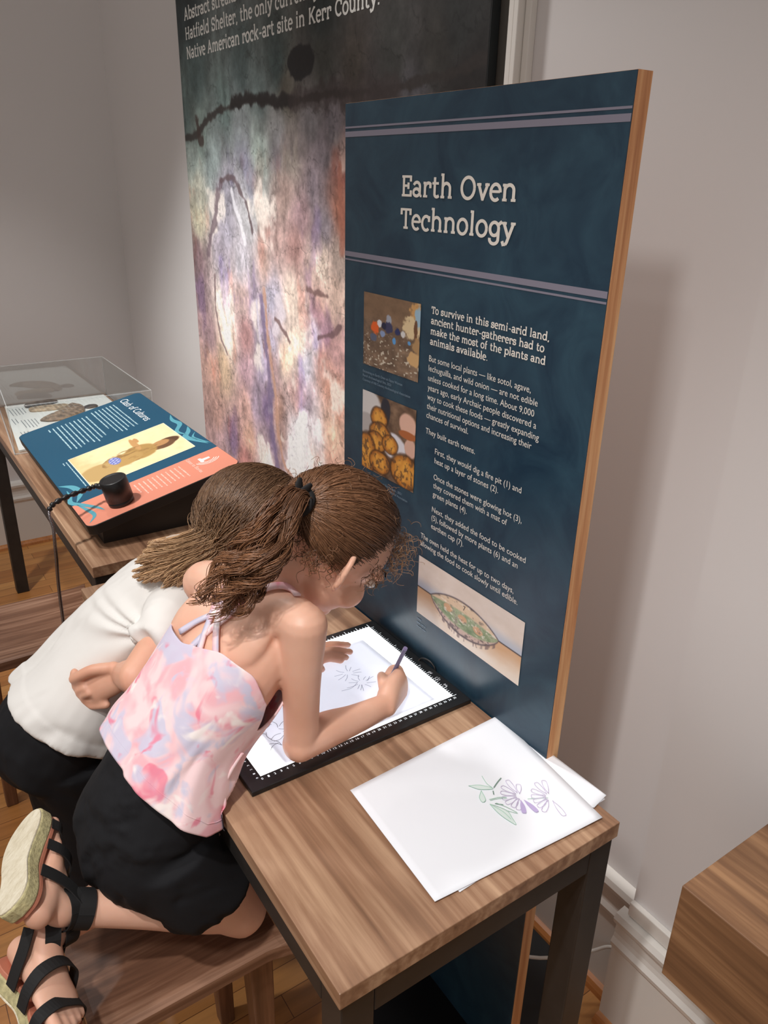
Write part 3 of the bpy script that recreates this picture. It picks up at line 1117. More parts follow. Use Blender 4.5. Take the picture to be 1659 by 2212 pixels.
# ------------------------------------------------------------------ tall rock-art mural on the wall behind
MUR = thing('mural_panel', 'tall rock-art mural of streaked lilac and rust stone with white lettering on dark teal', 'mural', (0.278, 1.42, FZ))
MY0, MY1, MZ0, MZ1 = 0.698, 2.147, -0.42, 1.36
box('backing', (0.2712, MY0, MZ0), (0.2898, MY1, MZ1), plain('mural_backing', (30, 34, 36), 0.5), MUR)
CTRL = """400 20 38 50 54|700 20 40 48 48|1000 20 38 40 40|420 170 72 92 92|520 150 72 88 88|480 230 95 115 112|400 240 80 100 98|600 120 62 78 78|560 190 90 105 104|620 190 85 80 70|700 150 60 62 58|760 160 62 56 50|850 100 55 56 54|950 80 50 48 45|1000 150 38 35 35|900 200 80 78 84|820 190 55 50 50|430 290 110 128 122|520 270 120 128 130|600 260 130 130 130|680 260 112 108 112|720 280 108 102 110|420 350 135 150 145|460 350 130 145 145|560 330 140 155 148|620 320 130 120 112|700 350 118 108 116|735 370 130 80 70|430 420 160 160 145|490 430 135 132 145|540 400 125 125 140|560 430 165 170 165|610 420 150 125 118|680 420 128 115 125|738 450 160 100 80|430 480 175 170 145|490 500 150 145 160|530 480 165 165 170|600 500 160 130 125|650 480 150 120 125|700 500 130 120 130|430 560 120 95 100|480 560 160 150 165|520 560 175 170 180|570 560 180 150 140|640 550 160 120 115|700 580 200 180 165|735 560 170 150 140|430 620 135 110 120|490 650 235 220 205|520 640 190 160 155|550 650 150 135 155|590 640 165 160 180|630 650 210 190 175|690 680 180 140 130|730 640 200 170 155|450 720 150 120 125|490 700 232 215 195|530 720 165 120 120|560 720 145 130 150|590 740 165 155 175|640 740 225 205 185|680 740 190 180 190|720 760 165 125 125|460 800 170 130 115|480 790 190 160 130|530 800 165 130 140|570 790 155 140 165|590 800 150 120 120|620 780 215 190 165|660 800 190 185 200|710 800 175 130 120|470 880 175 135 125|530 870 195 150 140|560 860 150 130 150|580 880 110 90 125|600 880 165 125 110|640 860 190 150 145|660 880 170 150 165|720 860 190 135 115|480 950 180 145 150|500 960 150 125 140|540 940 200 155 135|570 940 165 140 150|590 950 130 110 140|605 950 165 130 120|650 950 225 220 225|680 940 205 195 200|720 950 210 170 145|530 1000 180 120 115|580 1000 225 215 210|600 1000 160 130 135|640 1000 225 225 232|680 1000 215 200 195|720 1000 200 150 130"""
cp = np.array([[float(q) for q in s.split()] for s in CTRL.split('|')])
cyz = np.array([on_plane(px, py, 0, 0.27)[1:] for px, py in cp[:, :2]])


def mural_paint(u, v):
    y = MY1 - u * (MY1 - MY0)
    z = MZ1 - v * (MZ1 - MZ0)
    n1 = fbm(y * 7, z * 5, 5, 1) - 0.5
    n2 = fbm(y * 7 + 9, z * 5 + 4, 5, 2) - 0.5
    yw, zw = y + n1 * 0.07, z + n2 * 0.10
    acc = np.zeros((len(u), 3))
    ws = np.zeros(len(u))
    for (cy, cz), col in zip(cyz, cp[:, 2:]):
        d2 = ((yw - cy) * 1.0) ** 2 + ((zw - cz) * 0.8) ** 2 + 2e-4
        w = d2 ** -1.7
        acc += w[:, None] * col
        ws += w
    c = acc / ws[:, None]
    low = sstep(0.95, 0.75, z)
    # fine mottling, streaks running down, rusty and violet stains
    f1 = fbm(y * 40, z * 34, 5, 5)
    st = fbm(y * 34 + n1 * 2, z * 5.0, 4, 6)
    c = c * (1 + ((f1 - 0.5) * 0.44 + (fbm(y * 110, z * 90, 3, 9) - 0.5) * 0.24 * low + (st - 0.5) * 0.25))[:, None]
    rust = sstep(0.58, 0.74, fbm(y * 13, z * 6.0, 5, 12)) * low
    c = mixc(c, c * [1.0, 0.76, 0.70], rust * 0.45)
    vio = sstep(0.60, 0.76, fbm(y * 10, z * 4.5, 5, 14)) * low
    c = mixc(c, c * [0.82, 0.78, 0.95], vio * 0.8)
    pale = sstep(0.62, 0.74, fbm(y * 9, z * 7, 5, 15)) * low
    c = mixc(c, (226, 216, 206), pale * 0.7)
    # cracks
    rid = np.abs(fbm(y * 11, z * 9, 5, 22) - 0.5)
    c = mixc(c, c * 0.48, sstep(0.014, 0.002, rid) * 0.38)
    rid2 = np.abs(fbm(y * 26, z * 20, 4, 23) - 0.5)
    c = mixc(c, c * 0.62, sstep(0.014, 0.0, rid2) * 0.28 * low)

    def poly(pts, wdt, col, k=0.9, dk=None):
        nonlocal c
        P = np.array([on_plane(px, py, 0, 0.27)[1:] for px, py in pts])
        P = catmull(P, 4)
        dm = np.full(len(u), 9.0)
        for a, b in zip(P[:-1], P[1:]):
            ab = b - a
            t = np.clip(((y + n1 * 0.05 - a[0]) * ab[0] + (z + n2 * 0.05 - a[1]) * ab[1]) / (ab @ ab + 1e-9), 0, 1)
            dm = np.minimum(dm, np.hypot(y + n1 * 0.05 - a[0] - t * ab[0], z + n2 * 0.05 - a[1] - t * ab[1]))
        dm = dm + (f1 - 0.5) * wdt * 1.4
        c = mixc(c, col, sstep(wdt, wdt * 0.35, dm) * k)
    poly([(395, 300), (425, 290), (440, 270), (480, 240), (520, 225), (560, 212), (640, 216), (720, 208), (800, 195), (900, 165), (1050, 120)], 0.013, (48, 42, 40), 0.85)
    poly([(500, 228), (540, 212), (580, 208), (630, 214)], 0.022, (34, 30, 30), 0.9)
    poly([(640, 215), (760, 205), (860, 180)], 0.04, (58, 48, 48), 0.6)
    poly([(425, 260), (430, 300), (436, 305)], 0.016, (60, 46, 42), 0.8)
    # round dark hole
    d = np.hypot((y - 1.370) / 0.062, (z - 1.044) / 0.034) + (f1 - 0.5) * 0.5 + n1 * 0.5
    c = mixc(c, (34, 34, 36), sstep(1.08, 0.92, d))
    # long column with a shaded side and a flared foot
    poly([(478, 400), (470, 430), (468, 470), (456, 520), (452, 560)], 0.018, (92, 74, 84), 0.7)
    poly([(478, 396), (500, 392), (512, 410), (530, 450), (542, 500)], 0.012, (84, 66, 70), 0.75)
    poly([(500, 420), (515, 470), (525, 530)], 0.012, (214, 214, 222), 0.7)
    poly([(565, 640), (575, 720), (580, 800), (586, 880), (592, 960), (598, 1010)], 0.020, (108, 92, 126), 0.75)
    poly([(572, 620), (580, 700), (586, 780), (597, 880), (606, 960), (618, 1010), (640, 1040)], 0.013, (176, 132, 112), 0.85)
    poly([(553, 650), (560, 720), (568, 780)], 0.012, (182, 174, 192), 0.8)
    poly([(598, 720), (608, 680), (600, 640)], 0.02, (200, 190, 200), 0.7)
    poly([(470, 640), (482, 680), (492, 740)], 0.02, (240, 226, 206), 0.85)
    poly([(464, 600), (468, 670), (476, 720), (490, 760)], 0.010, (104, 80, 84), 0.7)
    poly([(598, 690), (612, 715), (624, 736)], 0.010, (104, 78, 78), 0.8)
    poly([(690, 735), (712, 728), (735, 712)], 0.010, (100, 74, 78), 0.8)
    poly([(665, 630), (690, 638), (708, 642)], 0.010, (110, 82, 80), 0.8)
    poly([(655, 905), (650, 950), (648, 1010)], 0.030, (232, 232, 240), 0.8)
    poly([(580, 960), (584, 1020)], 0.016, (236, 228, 224), 0.7)
    poly([(738, 360), (740, 440), (741, 540)], 0.02, (160, 96, 78), 0.7)
    g_ = c.mean(axis=1, keepdims=True)
    return np.clip(g_ + (c - g_) * 0.80, 0, 255) * (1.06 + 0.18 * low[:, None])


M_MURAL = vcol_mat('mural_print', 0.5, grain=0.12, gscale=120, spec=0.3)
picture('front_print', (0.2708, MY1, MZ1), (0.2708, MY0 + 0.002, MZ1), (0.2708, MY0 + 0.002, MZ0), (0.2708, MY1, MZ0), 640, 760, mural_paint, M_MURAL, MUR)
M_MTEXT = plain('white_print', (226, 226, 222), 0.6)
k3 = 1.050 / slab_width('Native American rock-art site in Kerr County.')
L3 = []
for s, z in (('Abstract streaks', 1.2145), ('Hatfield Shelter, the only currently', 1.1650), ('Native American rock-art site in Kerr County.', 1.1150)):
    L3.append((s, -2.0860, z, slab_width(s) * k3, 0.0450))
place2d('lettering', slab_text(L3, 0.115), (0.2704, 0, 0), UY, UZ, M_MTEXT, MUR)
# ------------------------------------------------------------------ lit tracing pad
PX0, PX1, PYa, PYb, PT = -0.402, -0.0075, 0.309, 0.6035, 0.0085
PAD = thing('light_pad', 'black framed tracing pad glowing white on the desk with ruler marks round its edge', 'light pad', (-0.205, 0.456, 0.0))
AX0, AX1, AY0, AY1 = -0.3778, -0.0278, 0.3325, 0.5875
bm = bmesh.new()
box_bm(bm, (PX0, PYa, 0.0002), (PX1, PYb, PT))
bm_obj('frame', bm, M_BLACK, PAD, 0.0012, 2)
M_GLOW, N_, L_, b_ = new_mat('glowing_acrylic')
b_.inputs['Base Color'].default_value = (0.9, 0.93, 0.95, 1)
b_.inputs['Roughness'].default_value = 0.25
b_.inputs['Emission Color'].default_value = (0.97, 0.985, 1.0, 1)
b_.inputs['Emission Strength'].default_value = 1.7
box('screen', (AX0, AY0, PT - 0.002), (AX1, AY1, PT + 0.0002), M_GLOW, PAD)['label'] = 'glowing white screen'
marks = []
for i in range(36):
    x = AX0 + 0.0005 + i * 0.01
    l = 0.0022
    if x <= AX1 + 0.002:
        s = str(i)
        w = 0.0021 * len(s)
        marks.append(sans_text([(s, x - w * 0.9, AY0 - 0.0078, w * 1.25, 0.0058)]))
for i in range(26):
    y = AY0 + i * 0.01
    s = str(i)
    v, f = sans_text([(s, 0, 0, 0.0021 * len(s) * 1.2, 0.0052)])
    marks.append((np.stack([AX0 - 0.0042 - v[:, 1] * 0.9 + 0.0, y - 0.002 + v[:, 0]], axis=1), f))
tk = []


def tick(x, y, dx, dy, w=0.0008):
    n = np.array([-dy, dx]) / math.hypot(dx, dy) * w / 2
    a, b = np.array([x, y]), np.array([x + dx, y + dy])
    tk.append((np.array([a + n, a - n, b - n, b + n]), [(0, 1, 2, 3)]))


for i in range(51):
    y = AY0 + i * 0.005
    tick(AX1, y, 0.0075 if i % 5 == 0 else 0.0042, 0.0, 0.0009)
for i in range(57):
    x = AX1 - i * 0.00635
    if x > AX0:
        tick(x, AY1, 0.0, 0.0085 if i % 4 == 0 else 0.004, 0.0013)
M_MARK, N_, L_, b_ = new_mat('backlit_marks')
b_.inputs['Base Color'].default_value = (0.85, 0.9, 0.95, 1)
b_.inputs['Emission Color'].default_value = (0.85, 0.95, 1.0, 1)
b_.inputs['Emission Strength'].default_value = 0.55
place2d('ruler_marks', merge(marks + tk), (0, 0, PT + 0.0002), (1, 0, 0), (0, 1, 0), M_MARK, PAD)


def tri(x, y, s):
    return (np.array([(x - 0.003, y), (x + 0.003, y), (x, y + s)]), [(0, 1, 2)])


btn = [tri(-0.0195, 0.4015, 0.0045), tri(-0.0195, 0.4055, 0.0045), tri(-0.0195, 0.3660, -0.0045), tri(-0.0195, 0.3620, -0.0045)]
v, f = ribbon(arc(-0.0195, 0.384, 0.0036, 0.0045, 40, 320, 16), 0.0014)
btn.append((v, f))
v, f = ribbon([(-0.0195, 0.384), (-0.0150, 0.384)], 0.0014)
btn.append((v, f))
place2d('touch_buttons', merge(btn), (0, 0, PT + 0.0003), (1, 0, 0), (0, 1, 0), plain('button_print', (176, 178, 184), 0.5), PAD)
tube('power_lead', [(-0.016, 0.446, 0.0060), (-0.010, 0.444, 0.0125), (-0.0055, 0.430, 0.0150), (-0.0052, 0.414, 0.0120), (-0.0056, 0.408, 0.004)], 0.0017, M_BLACK, PAD)

# tracing sheets on the pad
M_SHEET, N_, L_, b_ = new_mat('thin_paper')
b_.inputs['Base Color'].default_value = rgba((232, 234, 240))
b_.inputs['Roughness'].default_value = 0.8
tr = N_.new('ShaderNodeBsdfTranslucent')
tr.inputs['Color'].default_value = rgba((246, 246, 248))
mxs = N_.new('ShaderNodeMixShader')
mxs.inputs[0].default_value = 0.72
L_.new(b_.outputs[0], mxs.inputs[1])
L_.new(tr.outputs[0], mxs.inputs[2])
L_.new(mxs.outputs[0], N_['Material Output'].inputs['Surface'])


def sheet(name, corners, z, mat, label, group, curl=None, n=24):
    A, B, C_, D = [np.array(p, float) for p in corners]
    u, v = np.meshgrid(np.linspace(0, 1, n), np.linspace(0, 1, n))
    u, v = u.ravel(), v.ravel()
    P = A[None] * ((1 - u) * (1 - v))[:, None] + B[None] * (u * (1 - v))[:, None] + C_[None] * (u * v)[:, None] + D[None] * ((1 - u) * v)[:, None]
    zz = z + (curl(u, v) if curl else 0 * u)
    V = np.column_stack([P, zz])
    i = np.arange(n * n).reshape(n, n)
    F = np.stack([i[:-1, :-1], i[:-1, 1:], i[1:, 1:], i[1:, :-1]], axis=-1).reshape(-1, 4)
    V2 = V.copy()
    V2[:, 2] -= 0.00022
    F2 = F[:, ::-1] + n * n
    rim = np.concatenate([i[0, :], i[1:, -1], i[-1, -2::-1], i[-2:0:-1, 0]])
    r2 = np.roll(rim, -1)
    Fr = np.stack([rim + n * n, r2 + n * n, r2, rim], axis=-1)
    o = link(name, mesh_np(name, np.vstack([V, V2]), np.vstack([F, F2, Fr])), mat, None, True)
    return tag(o, label, 'paper', group)


s0 = sheet('sheet_of_paper', ((-0.336, 0.336), (-0.060, 0.340), (-0.063, 0.553), (-0.339, 0.549)), PT + 0.0006, M_SHEET, 'printed plant picture sheet lying on the glowing pad under the tracing sheet', 'sheets on the tracing pad')
s1 = sheet('sheet_of_paper', ((-0.338, 0.333), (-0.058, 0.337), (-0.0645, 0.5555), (-0.3425, 0.5505)), PT + 0.0012, M_SHEET, 'thin tracing sheet with faint flower lines on top of the glowing pad', 'sheets on the tracing pad', lambda u, v: 0.0006 * v)
M_PENCIL = plain('grey_pencil_line', (128, 132, 156), 0.9)
M_GREYPRINT = plain('grey_printed_stems', (142, 142, 152), 0.9)


def flower_lines(cx, cy, R, k, seed, squash=0.75):
    r = random.Random(seed)
    out = []
    for i in range(k):
        a = 2 * math.pi * i / k + r.uniform(-0.2, 0.2)
        r0, r1 = R * r.uniform(0.25, 0.4), R * r.uniform(0.8, 1.15)
        b = a + r.uniform(-0.18, 0.18)
        out.append([(cx + math.cos(a) * r0, cy + math.sin(a) * r0 * squash), (cx + math.cos((a + b) / 2 + 0.06) * (r0 + r1) / 2, cy + math.sin((a + b) / 2 + 0.06) * (r0 + r1) / 2 * squash), (cx + math.cos(b) * r1, cy + math.sin(b) * r1 * squash)])
    return out


pl = flower_lines(-0.142, 0.478, 0.026, 9, 3) + flower_lines(-0.138, 0.442, 0.026, 10, 5)
pl += [[(-0.178, 0.440), (-0.160, 0.438), (-0.143, 0.446)], [(-0.116, 0.450), (-0.126, 0.441)], [(-0.150, 0.425), (-0.140, 0.436)]]
place2d('pencil_drawing', stroke_set(pl, 0.0007), (0, 0, PT + 0.0020), (1, 0, 0), (0, 1, 0), M_PENCIL, s1)
gp = []
rr = random.Random(8)
for i in range(22):
    x, y = -0.315 + rr.uniform(-.02, .03), 0.40 + rr.uniform(-.028, .03)
    a = rr.uniform(0, 6.28)
    gp.append([(x, y), (x + 0.010 * math.cos(a), y + 0.010 * math.sin(a)), (x + 0.02 * math.cos(a + .3), y + 0.02 * math.sin(a + .3))])
place2d('pencil_drawing', stroke_set(gp, 0.0009), (0, 0, PT + 0.0020), (1, 0, 0), (0, 1, 0), M_GREYPRINT, s1)

# ------------------------------------------------------------------ drawings stacked on the near end of the desk
g = 'drawing sheets on the near end of the desk'
sheet('sheet_of_paper', ((-0.258, 0.0355), (0.012, 0.0395), (0.008, 0.2520), (-0.262, 0.2480)), 0.0010, M_PAPER, 'lowest white sheet of the stack with its corner at the desk edge', g)
sheet('sheet_of_paper', ((-0.259, 0.0300), (-0.090, 0.0360), (-0.092, 0.230), (-0.262, 0.226)), 0.0017, M_PAPER, 'middle white sheet peeping out under the front edge of the flower drawing', g)
sheet('sheet_of_paper', ((-0.015, 0.0360), (0.0180, 0.0430), (0.0110, 0.2560), (-0.20, 0.2500)), 0.0024, M_PAPER, 'white sheet jutting out past the back edge under the flower drawing', g)
top = sheet('sheet_of_paper', ((-0.2935, 0.0345), (-0.0210, 0.0160), (0.0070, 0.2580), (-0.2820, 0.2450)), 0.0036, M_PAPER, 'top white sheet with a purple and green flower drawing beside the tracing pad', g,
            lambda u, v: 0.0012 * np.maximum(0, u - 0.75) * 4 * (1 - v) + 0.0006 * np.sin(u * 3) * v)
M_GREEN = plain('green_pencil', (168, 208, 186), 0.9)
M_GREEN2 = plain('pale_green_pencil', (224, 236, 232), 0.9)
M_GREEN3 = plain('dark_green_pencil', (120, 146, 134), 0.9)
M_PURP = plain('purple_pencil', (200, 186, 218), 0.9)
M_PURP2 = plain('violet_pencil', (190, 174, 216), 0.9)


def leaf_fill(pts):
    v = catmull(np.vstack([pts, pts[:1]]), 6)[:-1]
    return (v, [tuple(range(len(v)))])


zt = 0.0052
Lf = [[(-.137, .160), (-.122, .152), (-.111, .137), (-.128, .146), (-.137, .160)], [(-.108, .165), (-.112, .150), (-.111, .139)], [(-.128, .143), (-.139, .134), (-.141, .125), (-.134, .127), (-.128, .143)],
      [(-.130, .122), (-.119, .119), (-.107, .113)], [(-.135, .117), (-.136, .098), (-.134, .083), (-.130, .070), (-.126, .082), (-.123, .095), (-.130, .110), (-.135, .117)], [(-.135, .117), (-.129, .097), (-.129, .080)],
      [(-.126, .114), (-.119, .100), (-.114, .084), (-.124, .096)], [(-.084, .096), (-.072, .090), (-.058, .082)], [(-.130, .124), (-.116, .120), (-.107, .114)]]
for q in ([(-.137, .160), (-.122, .152), (-.111, .137), (-.128, .146)], [(-.135, .117), (-.136, .098), (-.131, .073), (-.124, .095)], [(-.128, .143), (-.139, .134), (-.141, .125), (-.133, .128)]):
    place2d('flower_drawing', leaf_fill(np.array(q)), (0, 0, zt), (1, 0, 0), (0, 1, 0), M_GREEN2, top)
place2d('flower_drawing', stroke_set(Lf, 0.0008), (0, 0, zt + 0.0003), (1, 0, 0), (0, 1, 0), M_GREEN, top)
for q in ([(-.109, .138), (-.098, .143), (-.087, .147)], [(-.118, .128), (-.114, .134)], [(-.128, .114), (-.120, .106)]):
    place2d('flower_drawing', stroke_set([q], 0.0015), (0, 0, zt + 0.0003), (1, 0, 0), (0, 1, 0), M_GREEN3, top)


def petal(cx, cy, tx, ty, w=0.0035):
    d = np.array([tx - cx, ty - cy])
    l = np.linalg.norm(d)
    d /= l
    n = np.array([-d[1], d[0]])
    c = np.array([cx, cy])
    return [tuple(c + d * l * .22), tuple(c + d * l * .6 + n * w), tuple(c + d * l * .95 + n * w * .9), tuple(c + d * l), tuple(c + d * l * .93 - n * w * .9), tuple(c + d * l * .55 - n * w * .8), tuple(c + d * l * .2)]


pet = [petal(-.089, .106, *q) for q in ((-.083, .139), (-.098, .134), (-.107, .126), (-.113, .116), (-.115, .106), (-.112, .096), (-.109, .088), (-.075, .124))]
pet += [petal(-.055, .082, *q) for q in ((-.052, .113), (-.039, .110), (-.067, .106), (-.076, .097), (-.080, .088), (-.082, .077), (-.082, .067), (-.063, .046))]
place2d('flower_drawing', stroke_set(pet, 0.0007), (0, 0, zt + 0.0003), (1, 0, 0), (0, 1, 0), M_PURP, top)
for q in ((-.106, .079), (-.089, .071)):
    place2d('flower_drawing', leaf_fill(np.array(petal(-.089, .106, *q))[:-1]), (0, 0, zt), (1, 0, 0), (0, 1, 0), M_PURP2, top)

# ------------------------------------------------------------------ pencil in the drawing hand
PT0 = on_plane(833, 1487, 2, PT + 0.0022)
d0 = float(CAM_R[2] @ (PT0 - CAM_POS))
PT1 = at(876.5, 1399, d0 - 0.035)
ax = (PT1 - PT0) / np.linalg.norm(PT1 - PT0)
PEN = thing('pencil', 'short violet grey pencil held upright in the child\u2019s drawing hand over the pad', 'pencil', tuple(PT0))
lat = np.cross(ax, [0, 0, 1.0])
lat /= np.linalg.norm(lat)


def pen_part(name, s0, s1, r0, r1, mat, n=6):
    rings = []
    b = np.cross(ax, lat)
    for s, r in ((s0, r0), (s1, r1)):
        rings.append([PT0 + ax * s + (lat * math.cos(2 * math.pi * k / n) + b * math.sin(2 * math.pi * k / n)) * r for k in range(n)])
    V = np.vstack(rings)
    F = [(k, (k + 1) % n, n + (k + 1) % n, n + k) for k in range(n)] + [tuple(range(n))[::-1], tuple(range(n, 2 * n))]
    return child(link(name, mesh_np(name, V, F), mat), PEN)


LPEN = float(np.linalg.norm(PT1 - PT0))
pen_part('shaft', 0.016, LPEN - 0.004, 0.0037, 0.0037, plain('violet_grey_paint', (120, 116, 148), 0.35))
pen_part('end_cap', LPEN - 0.004, LPEN, 0.0038, 0.0034, plain('violet_paint', (150, 140, 186), 0.4), 10)
pen_part('point', 0.0, 0.016, 0.0004, 0.0036, plain('bare_pencil_wood', (196, 160, 120), 0.6), 10)

# ------------------------------------------------------------------ reading lectern
LO = np.array([-0.383, 1.985, 0.060])
LU = np.array([0, -1.0, 0])
LV = np.array([0.367, 0, 0.087])
LL = float(np.linalg.norm(LV))
LV /= LL
LN = np.cross(LU, LV)
LN = LN if LN[2] > 0 else -LN
LEC = thing('reading_lectern', 'sloped black reading lectern titled Clash of Cultures on the walnut display table', 'lectern', (-0.19, 1.6, 0.0))


def lecM():
    M = Matrix.Identity(4)
    for i in range(3):
        M[i][0], M[i][1], M[i][2], M[i][3] = LU[i], LV[i], LN[i], LO[i]
    return M


LW, LD = 0.786, 0.387
extrude_poly('board', round_rect(0, 0, LW, LD, 0.022, 6), -0.024, 0.0, M_BLACKBOX, LEC, 0.0015, 2, lecM())
# wedge shaped base box
bm = bmesh.new()
bx0, bx1, by0, by1 = -0.345, -0.030, 1.232, 1.95


def under(x):
    return LO[2] + (x - LO[0]) * LV[2] / LV[0] - 0.0255


vs = [bm.verts.new(p) for y in (by0, by1) for p in ((bx0, y, 0.0003), (bx1, y, 0.0003), (bx1, y, under(bx1)), (bx0, y, under(bx0)))]
for f in ((0, 1, 2, 3), (7, 6, 5, 4), (0, 4, 5, 1), (1, 5, 6, 2), (2, 6, 7, 3), (3, 7, 4, 0)):
    bm.faces.new([vs[i] for i in f])
bm_obj('base', bm, M_BLACKBOX, LEC)


def lprint(name, VF, mat, h=0.0004):
    return place2d(name, VF, tuple(LO + LN * h), tuple(LU), tuple(LV), mat, LEC)


def poly2(pts):
    return (np.array(pts, float), [tuple(range(len(pts)))])


rr_ = round_rect(0.0015, 0.0015, LW - 0.0015, LD - 0.0015, 0.021, 6)
LM = plain('salmon_print', (224, 142, 118), 0.38)
xs = 0.640


def clip(poly, keep_left):
    out = []
    for i in range(len(poly)):
        a, b = poly[i], poly[(i + 1) % len(poly)]
        ia, ib = (a[0] <= xs) == keep_left, (b[0] <= xs) == keep_left
        if ia:
            out.append(a)
        if ia != ib:
            t = (xs - a[0]) / (b[0] - a[0])
            out.append((xs, a[1] + (b[1] - a[1]) * t))
    return out


M_LTEAL = plain('lectern_teal_print', (20, 78, 106), 0.36)
lprint('teal_print', poly2(clip(rr_, True)), M_LTEAL)['label'] = 'deep teal printed area'
lprint('salmon_print', poly2(clip(rr_, False)), LM)['label'] = 'salmon printed strip'
M_SWIRL = plain('swirl_print', (88, 160, 176), 0.4)


def swirl(pts, w):
    P = catmull(pts, 6)
    k = np.sin(np.linspace(0, math.pi, len(P))) ** 0.8 * 0.72
    return ribbon(P, np.maximum(w * k, 0.0006))


sw = [swirl([(0.300, .383), (0.345, .372), (0.395, .376), (0.440, .350), (0.490, .362)], 0.020), swirl([(0.435, .384), (0.470, .372), (0.500, .352), (0.545, .362), (0.600, .378)], 0.024), swirl([(0.492, .383), (0.520, .366), (0.560, .372), (0.600, .384)], 0.010),
      swirl([(0.493, .004), (0.530, .030), (0.585, .036), (0.630, .016)], 0.024), swirl([(0.540, .014), (0.580, .012), (0.618, .004), (0.650, .020), (0.700, .046), (0.730, .056)], 0.018), swirl([(0.640, .012), (0.690, .024), (0.735, .030), (0.765, .010)], 0.014)]
for part_ in (sw[:3], sw[3:]):
    lprint('swirl_ornament', merge(part_), M_SWIRL, 0.0007)
M_LTEXT = plain('pale_blue_print', (166, 196, 204), 0.6)
lprint('title_lettering', sans_text([('Clash of Cultures', 0.022, 0.314, 0.252, 0.036)]), plain('white_title_print', (226, 232, 234), 0.6), 0.0007)
rows = []
rows.append(word_bars(0.035, 0.288, 0.268, 7, 0.0118, 0.0062, 71))
rows.append(word_bars(0.050, 0.196, 0.248, 10, 0.0128, 0.0062, 72, 0.11))
rows.append(word_bars(0.354, 0.058, 0.226, 2, 0.0085, 0.0046, 73, 0.09))
for part_ in rows:
    lprint('body_lettering', part_, M_LTEXT, 0.0007)
M_LTEXT2 = plain('pale_pink_print', (244, 190, 172), 0.6)
lprint('strip_lettering', word_bars(0.664, 0.266, 0.080, 11, 0.0118, 0.0054, 74), M_LTEXT2, 0.0007)
lprint('strip_lettering', sans_text([('Listen to Stories', 0.648, 0.2935, 0.100, 0.014)]), plain('cream_print', (246, 214, 200), 0.6), 0.0007)
# listening mark: a rounded cone with sound arcs
ic = [poly2([(0.668, .318), (0.698, .318), (0.697, .324), (0.690, .327), (0.688, .345), (0.678, .345), (0.676, .327), (0.668, .324)])]
for k, rr0 in enumerate((0.020, 0.026, 0.032)):
    ic.append(ribbon(arc(0.684, 0.336, rr0, rr0, -75, 60, 10), 0.0022))
lprint('listening_symbol', merge(ic), plain('white_symbol_print', (250, 238, 230), 0.6), 0.0007)


def portrait(u, v):
    """old sepia figure painting: a standing person in a fringed hide shirt, one arm out"""
    n = fbm(u * 7, v * 9, 5, 51)
    c = mixc((236, 214, 160), (246, 232, 192), n)
    c = mixc(c, (214, 180, 122), sstep(0.75, 1.0, v + (n - .5) * .4) * 0.6)

    def blob(cx, cy, rx, ry, col, e=0.2, w=0.35):
        nonlocal c
        d = ((u - cx) / rx) ** 2 + ((v - cy) / ry) ** 2 + (n - 0.5) * w
        c = mixc(c, col, sstep(1 + e, 1 - e, d))
    blob(0.56, 0.13, 0.10, 0.11, (92, 64, 44))
    blob(0.60, 0.20, 0.12, 0.12, (110, 78, 54))
    blob(0.54, 0.20, 0.075, 0.085, (186, 140, 92))
    blob(0.56, 0.42, 0.20, 0.16, (178, 142, 84))
    blob(0.60, 0.62, 0.17, 0.20, (186, 150, 92))
    blob(0.30, 0.40, 0.20, 0.030, (198, 152, 98))
    blob(0.20, 0.36, 0.08, 0.022, (196, 148, 96))
    blob(0.68, 0.85, 0.22, 0.18, (190, 158, 104))
    c = mixc(c, (140, 106, 62), sstep(0.55, 0.7, fbm(u * 24, v * 10, 4, 53)) * (np.hypot((u - .58) / .22, (v - .5) / .3) < 1) * 0.7)
    blob(0.54, 0.67, 0.11, 0.055, (112, 122, 190), 0.1, 0.1)
    bead = (np.hypot((u - .54) / .11, (v - .67) / .055) < 0.9) & (np.sin(u * 120) * np.sin(v * 90) > 0.25)
    c[bead] = (196, 200, 230)
    return c


def lp(u, v, h=0.0008):
    return LO + LU * u + LV * v + LN * h


picture('painting', lp(.343, .345), lp(.586, .345), lp(.586, .068), lp(.343, .068), 130, 150, portrait, M_PHOTO, LEC)['label'] = 'cream painting of a figure with one arm held out'
bd = 0.0022
bv = []
for a, b in (((.343, .345), (.586, .345)), ((.586, .345), (.586, .068)), ((.586, .068), (.343, .068)), ((.343, .068), (.343, .345))):
    bv.append(ribbon([a, b], bd))
lprint('painting_border', merge(bv), plain('cream_border_print', (240, 232, 206), 0.6), 0.0010)

# ------------------------------------------------------------------ listening handset standing on the lectern
hb = lp(0.728, 0.098, 0.0016)
HS = thing('listening_handset', 'black cylindrical listening handset on an armoured cable standing on the lectern', 'handset', tuple(hb))


def lathe(name, base, axis, prof, mat, parent, n=32):
    axis = np.asarray(axis, float)
    a = np.cross(axis, [0.3, 0.9, 0.1])
    a /= np.linalg.norm(a)
    b = np.cross(axis, a)
    V, F = [], []
    for r, h in prof:
        for k in range(n):
            t = 2 * math.pi * k / n
            V.append(base + axis * h + (a * math.cos(t) + b * math.sin(t)) * r)
    for i in range(len(prof) - 1):
        for k in range(n):
            F.append((i * n + k, i * n + (k + 1) % n, (i + 1) * n + (k + 1) % n, (i + 1) * n + k))
    F.append(tuple(range(n))[::-1])
    F.append(tuple(range((len(prof) - 1) * n, len(prof) * n)))
    o = link(name, mesh_np(name, V, F), mat, None, False)
    o.data.polygons.foreach_set('use_smooth', [len(p.vertices) == 4 for p in o.data.polygons])
    return child(o, parent)


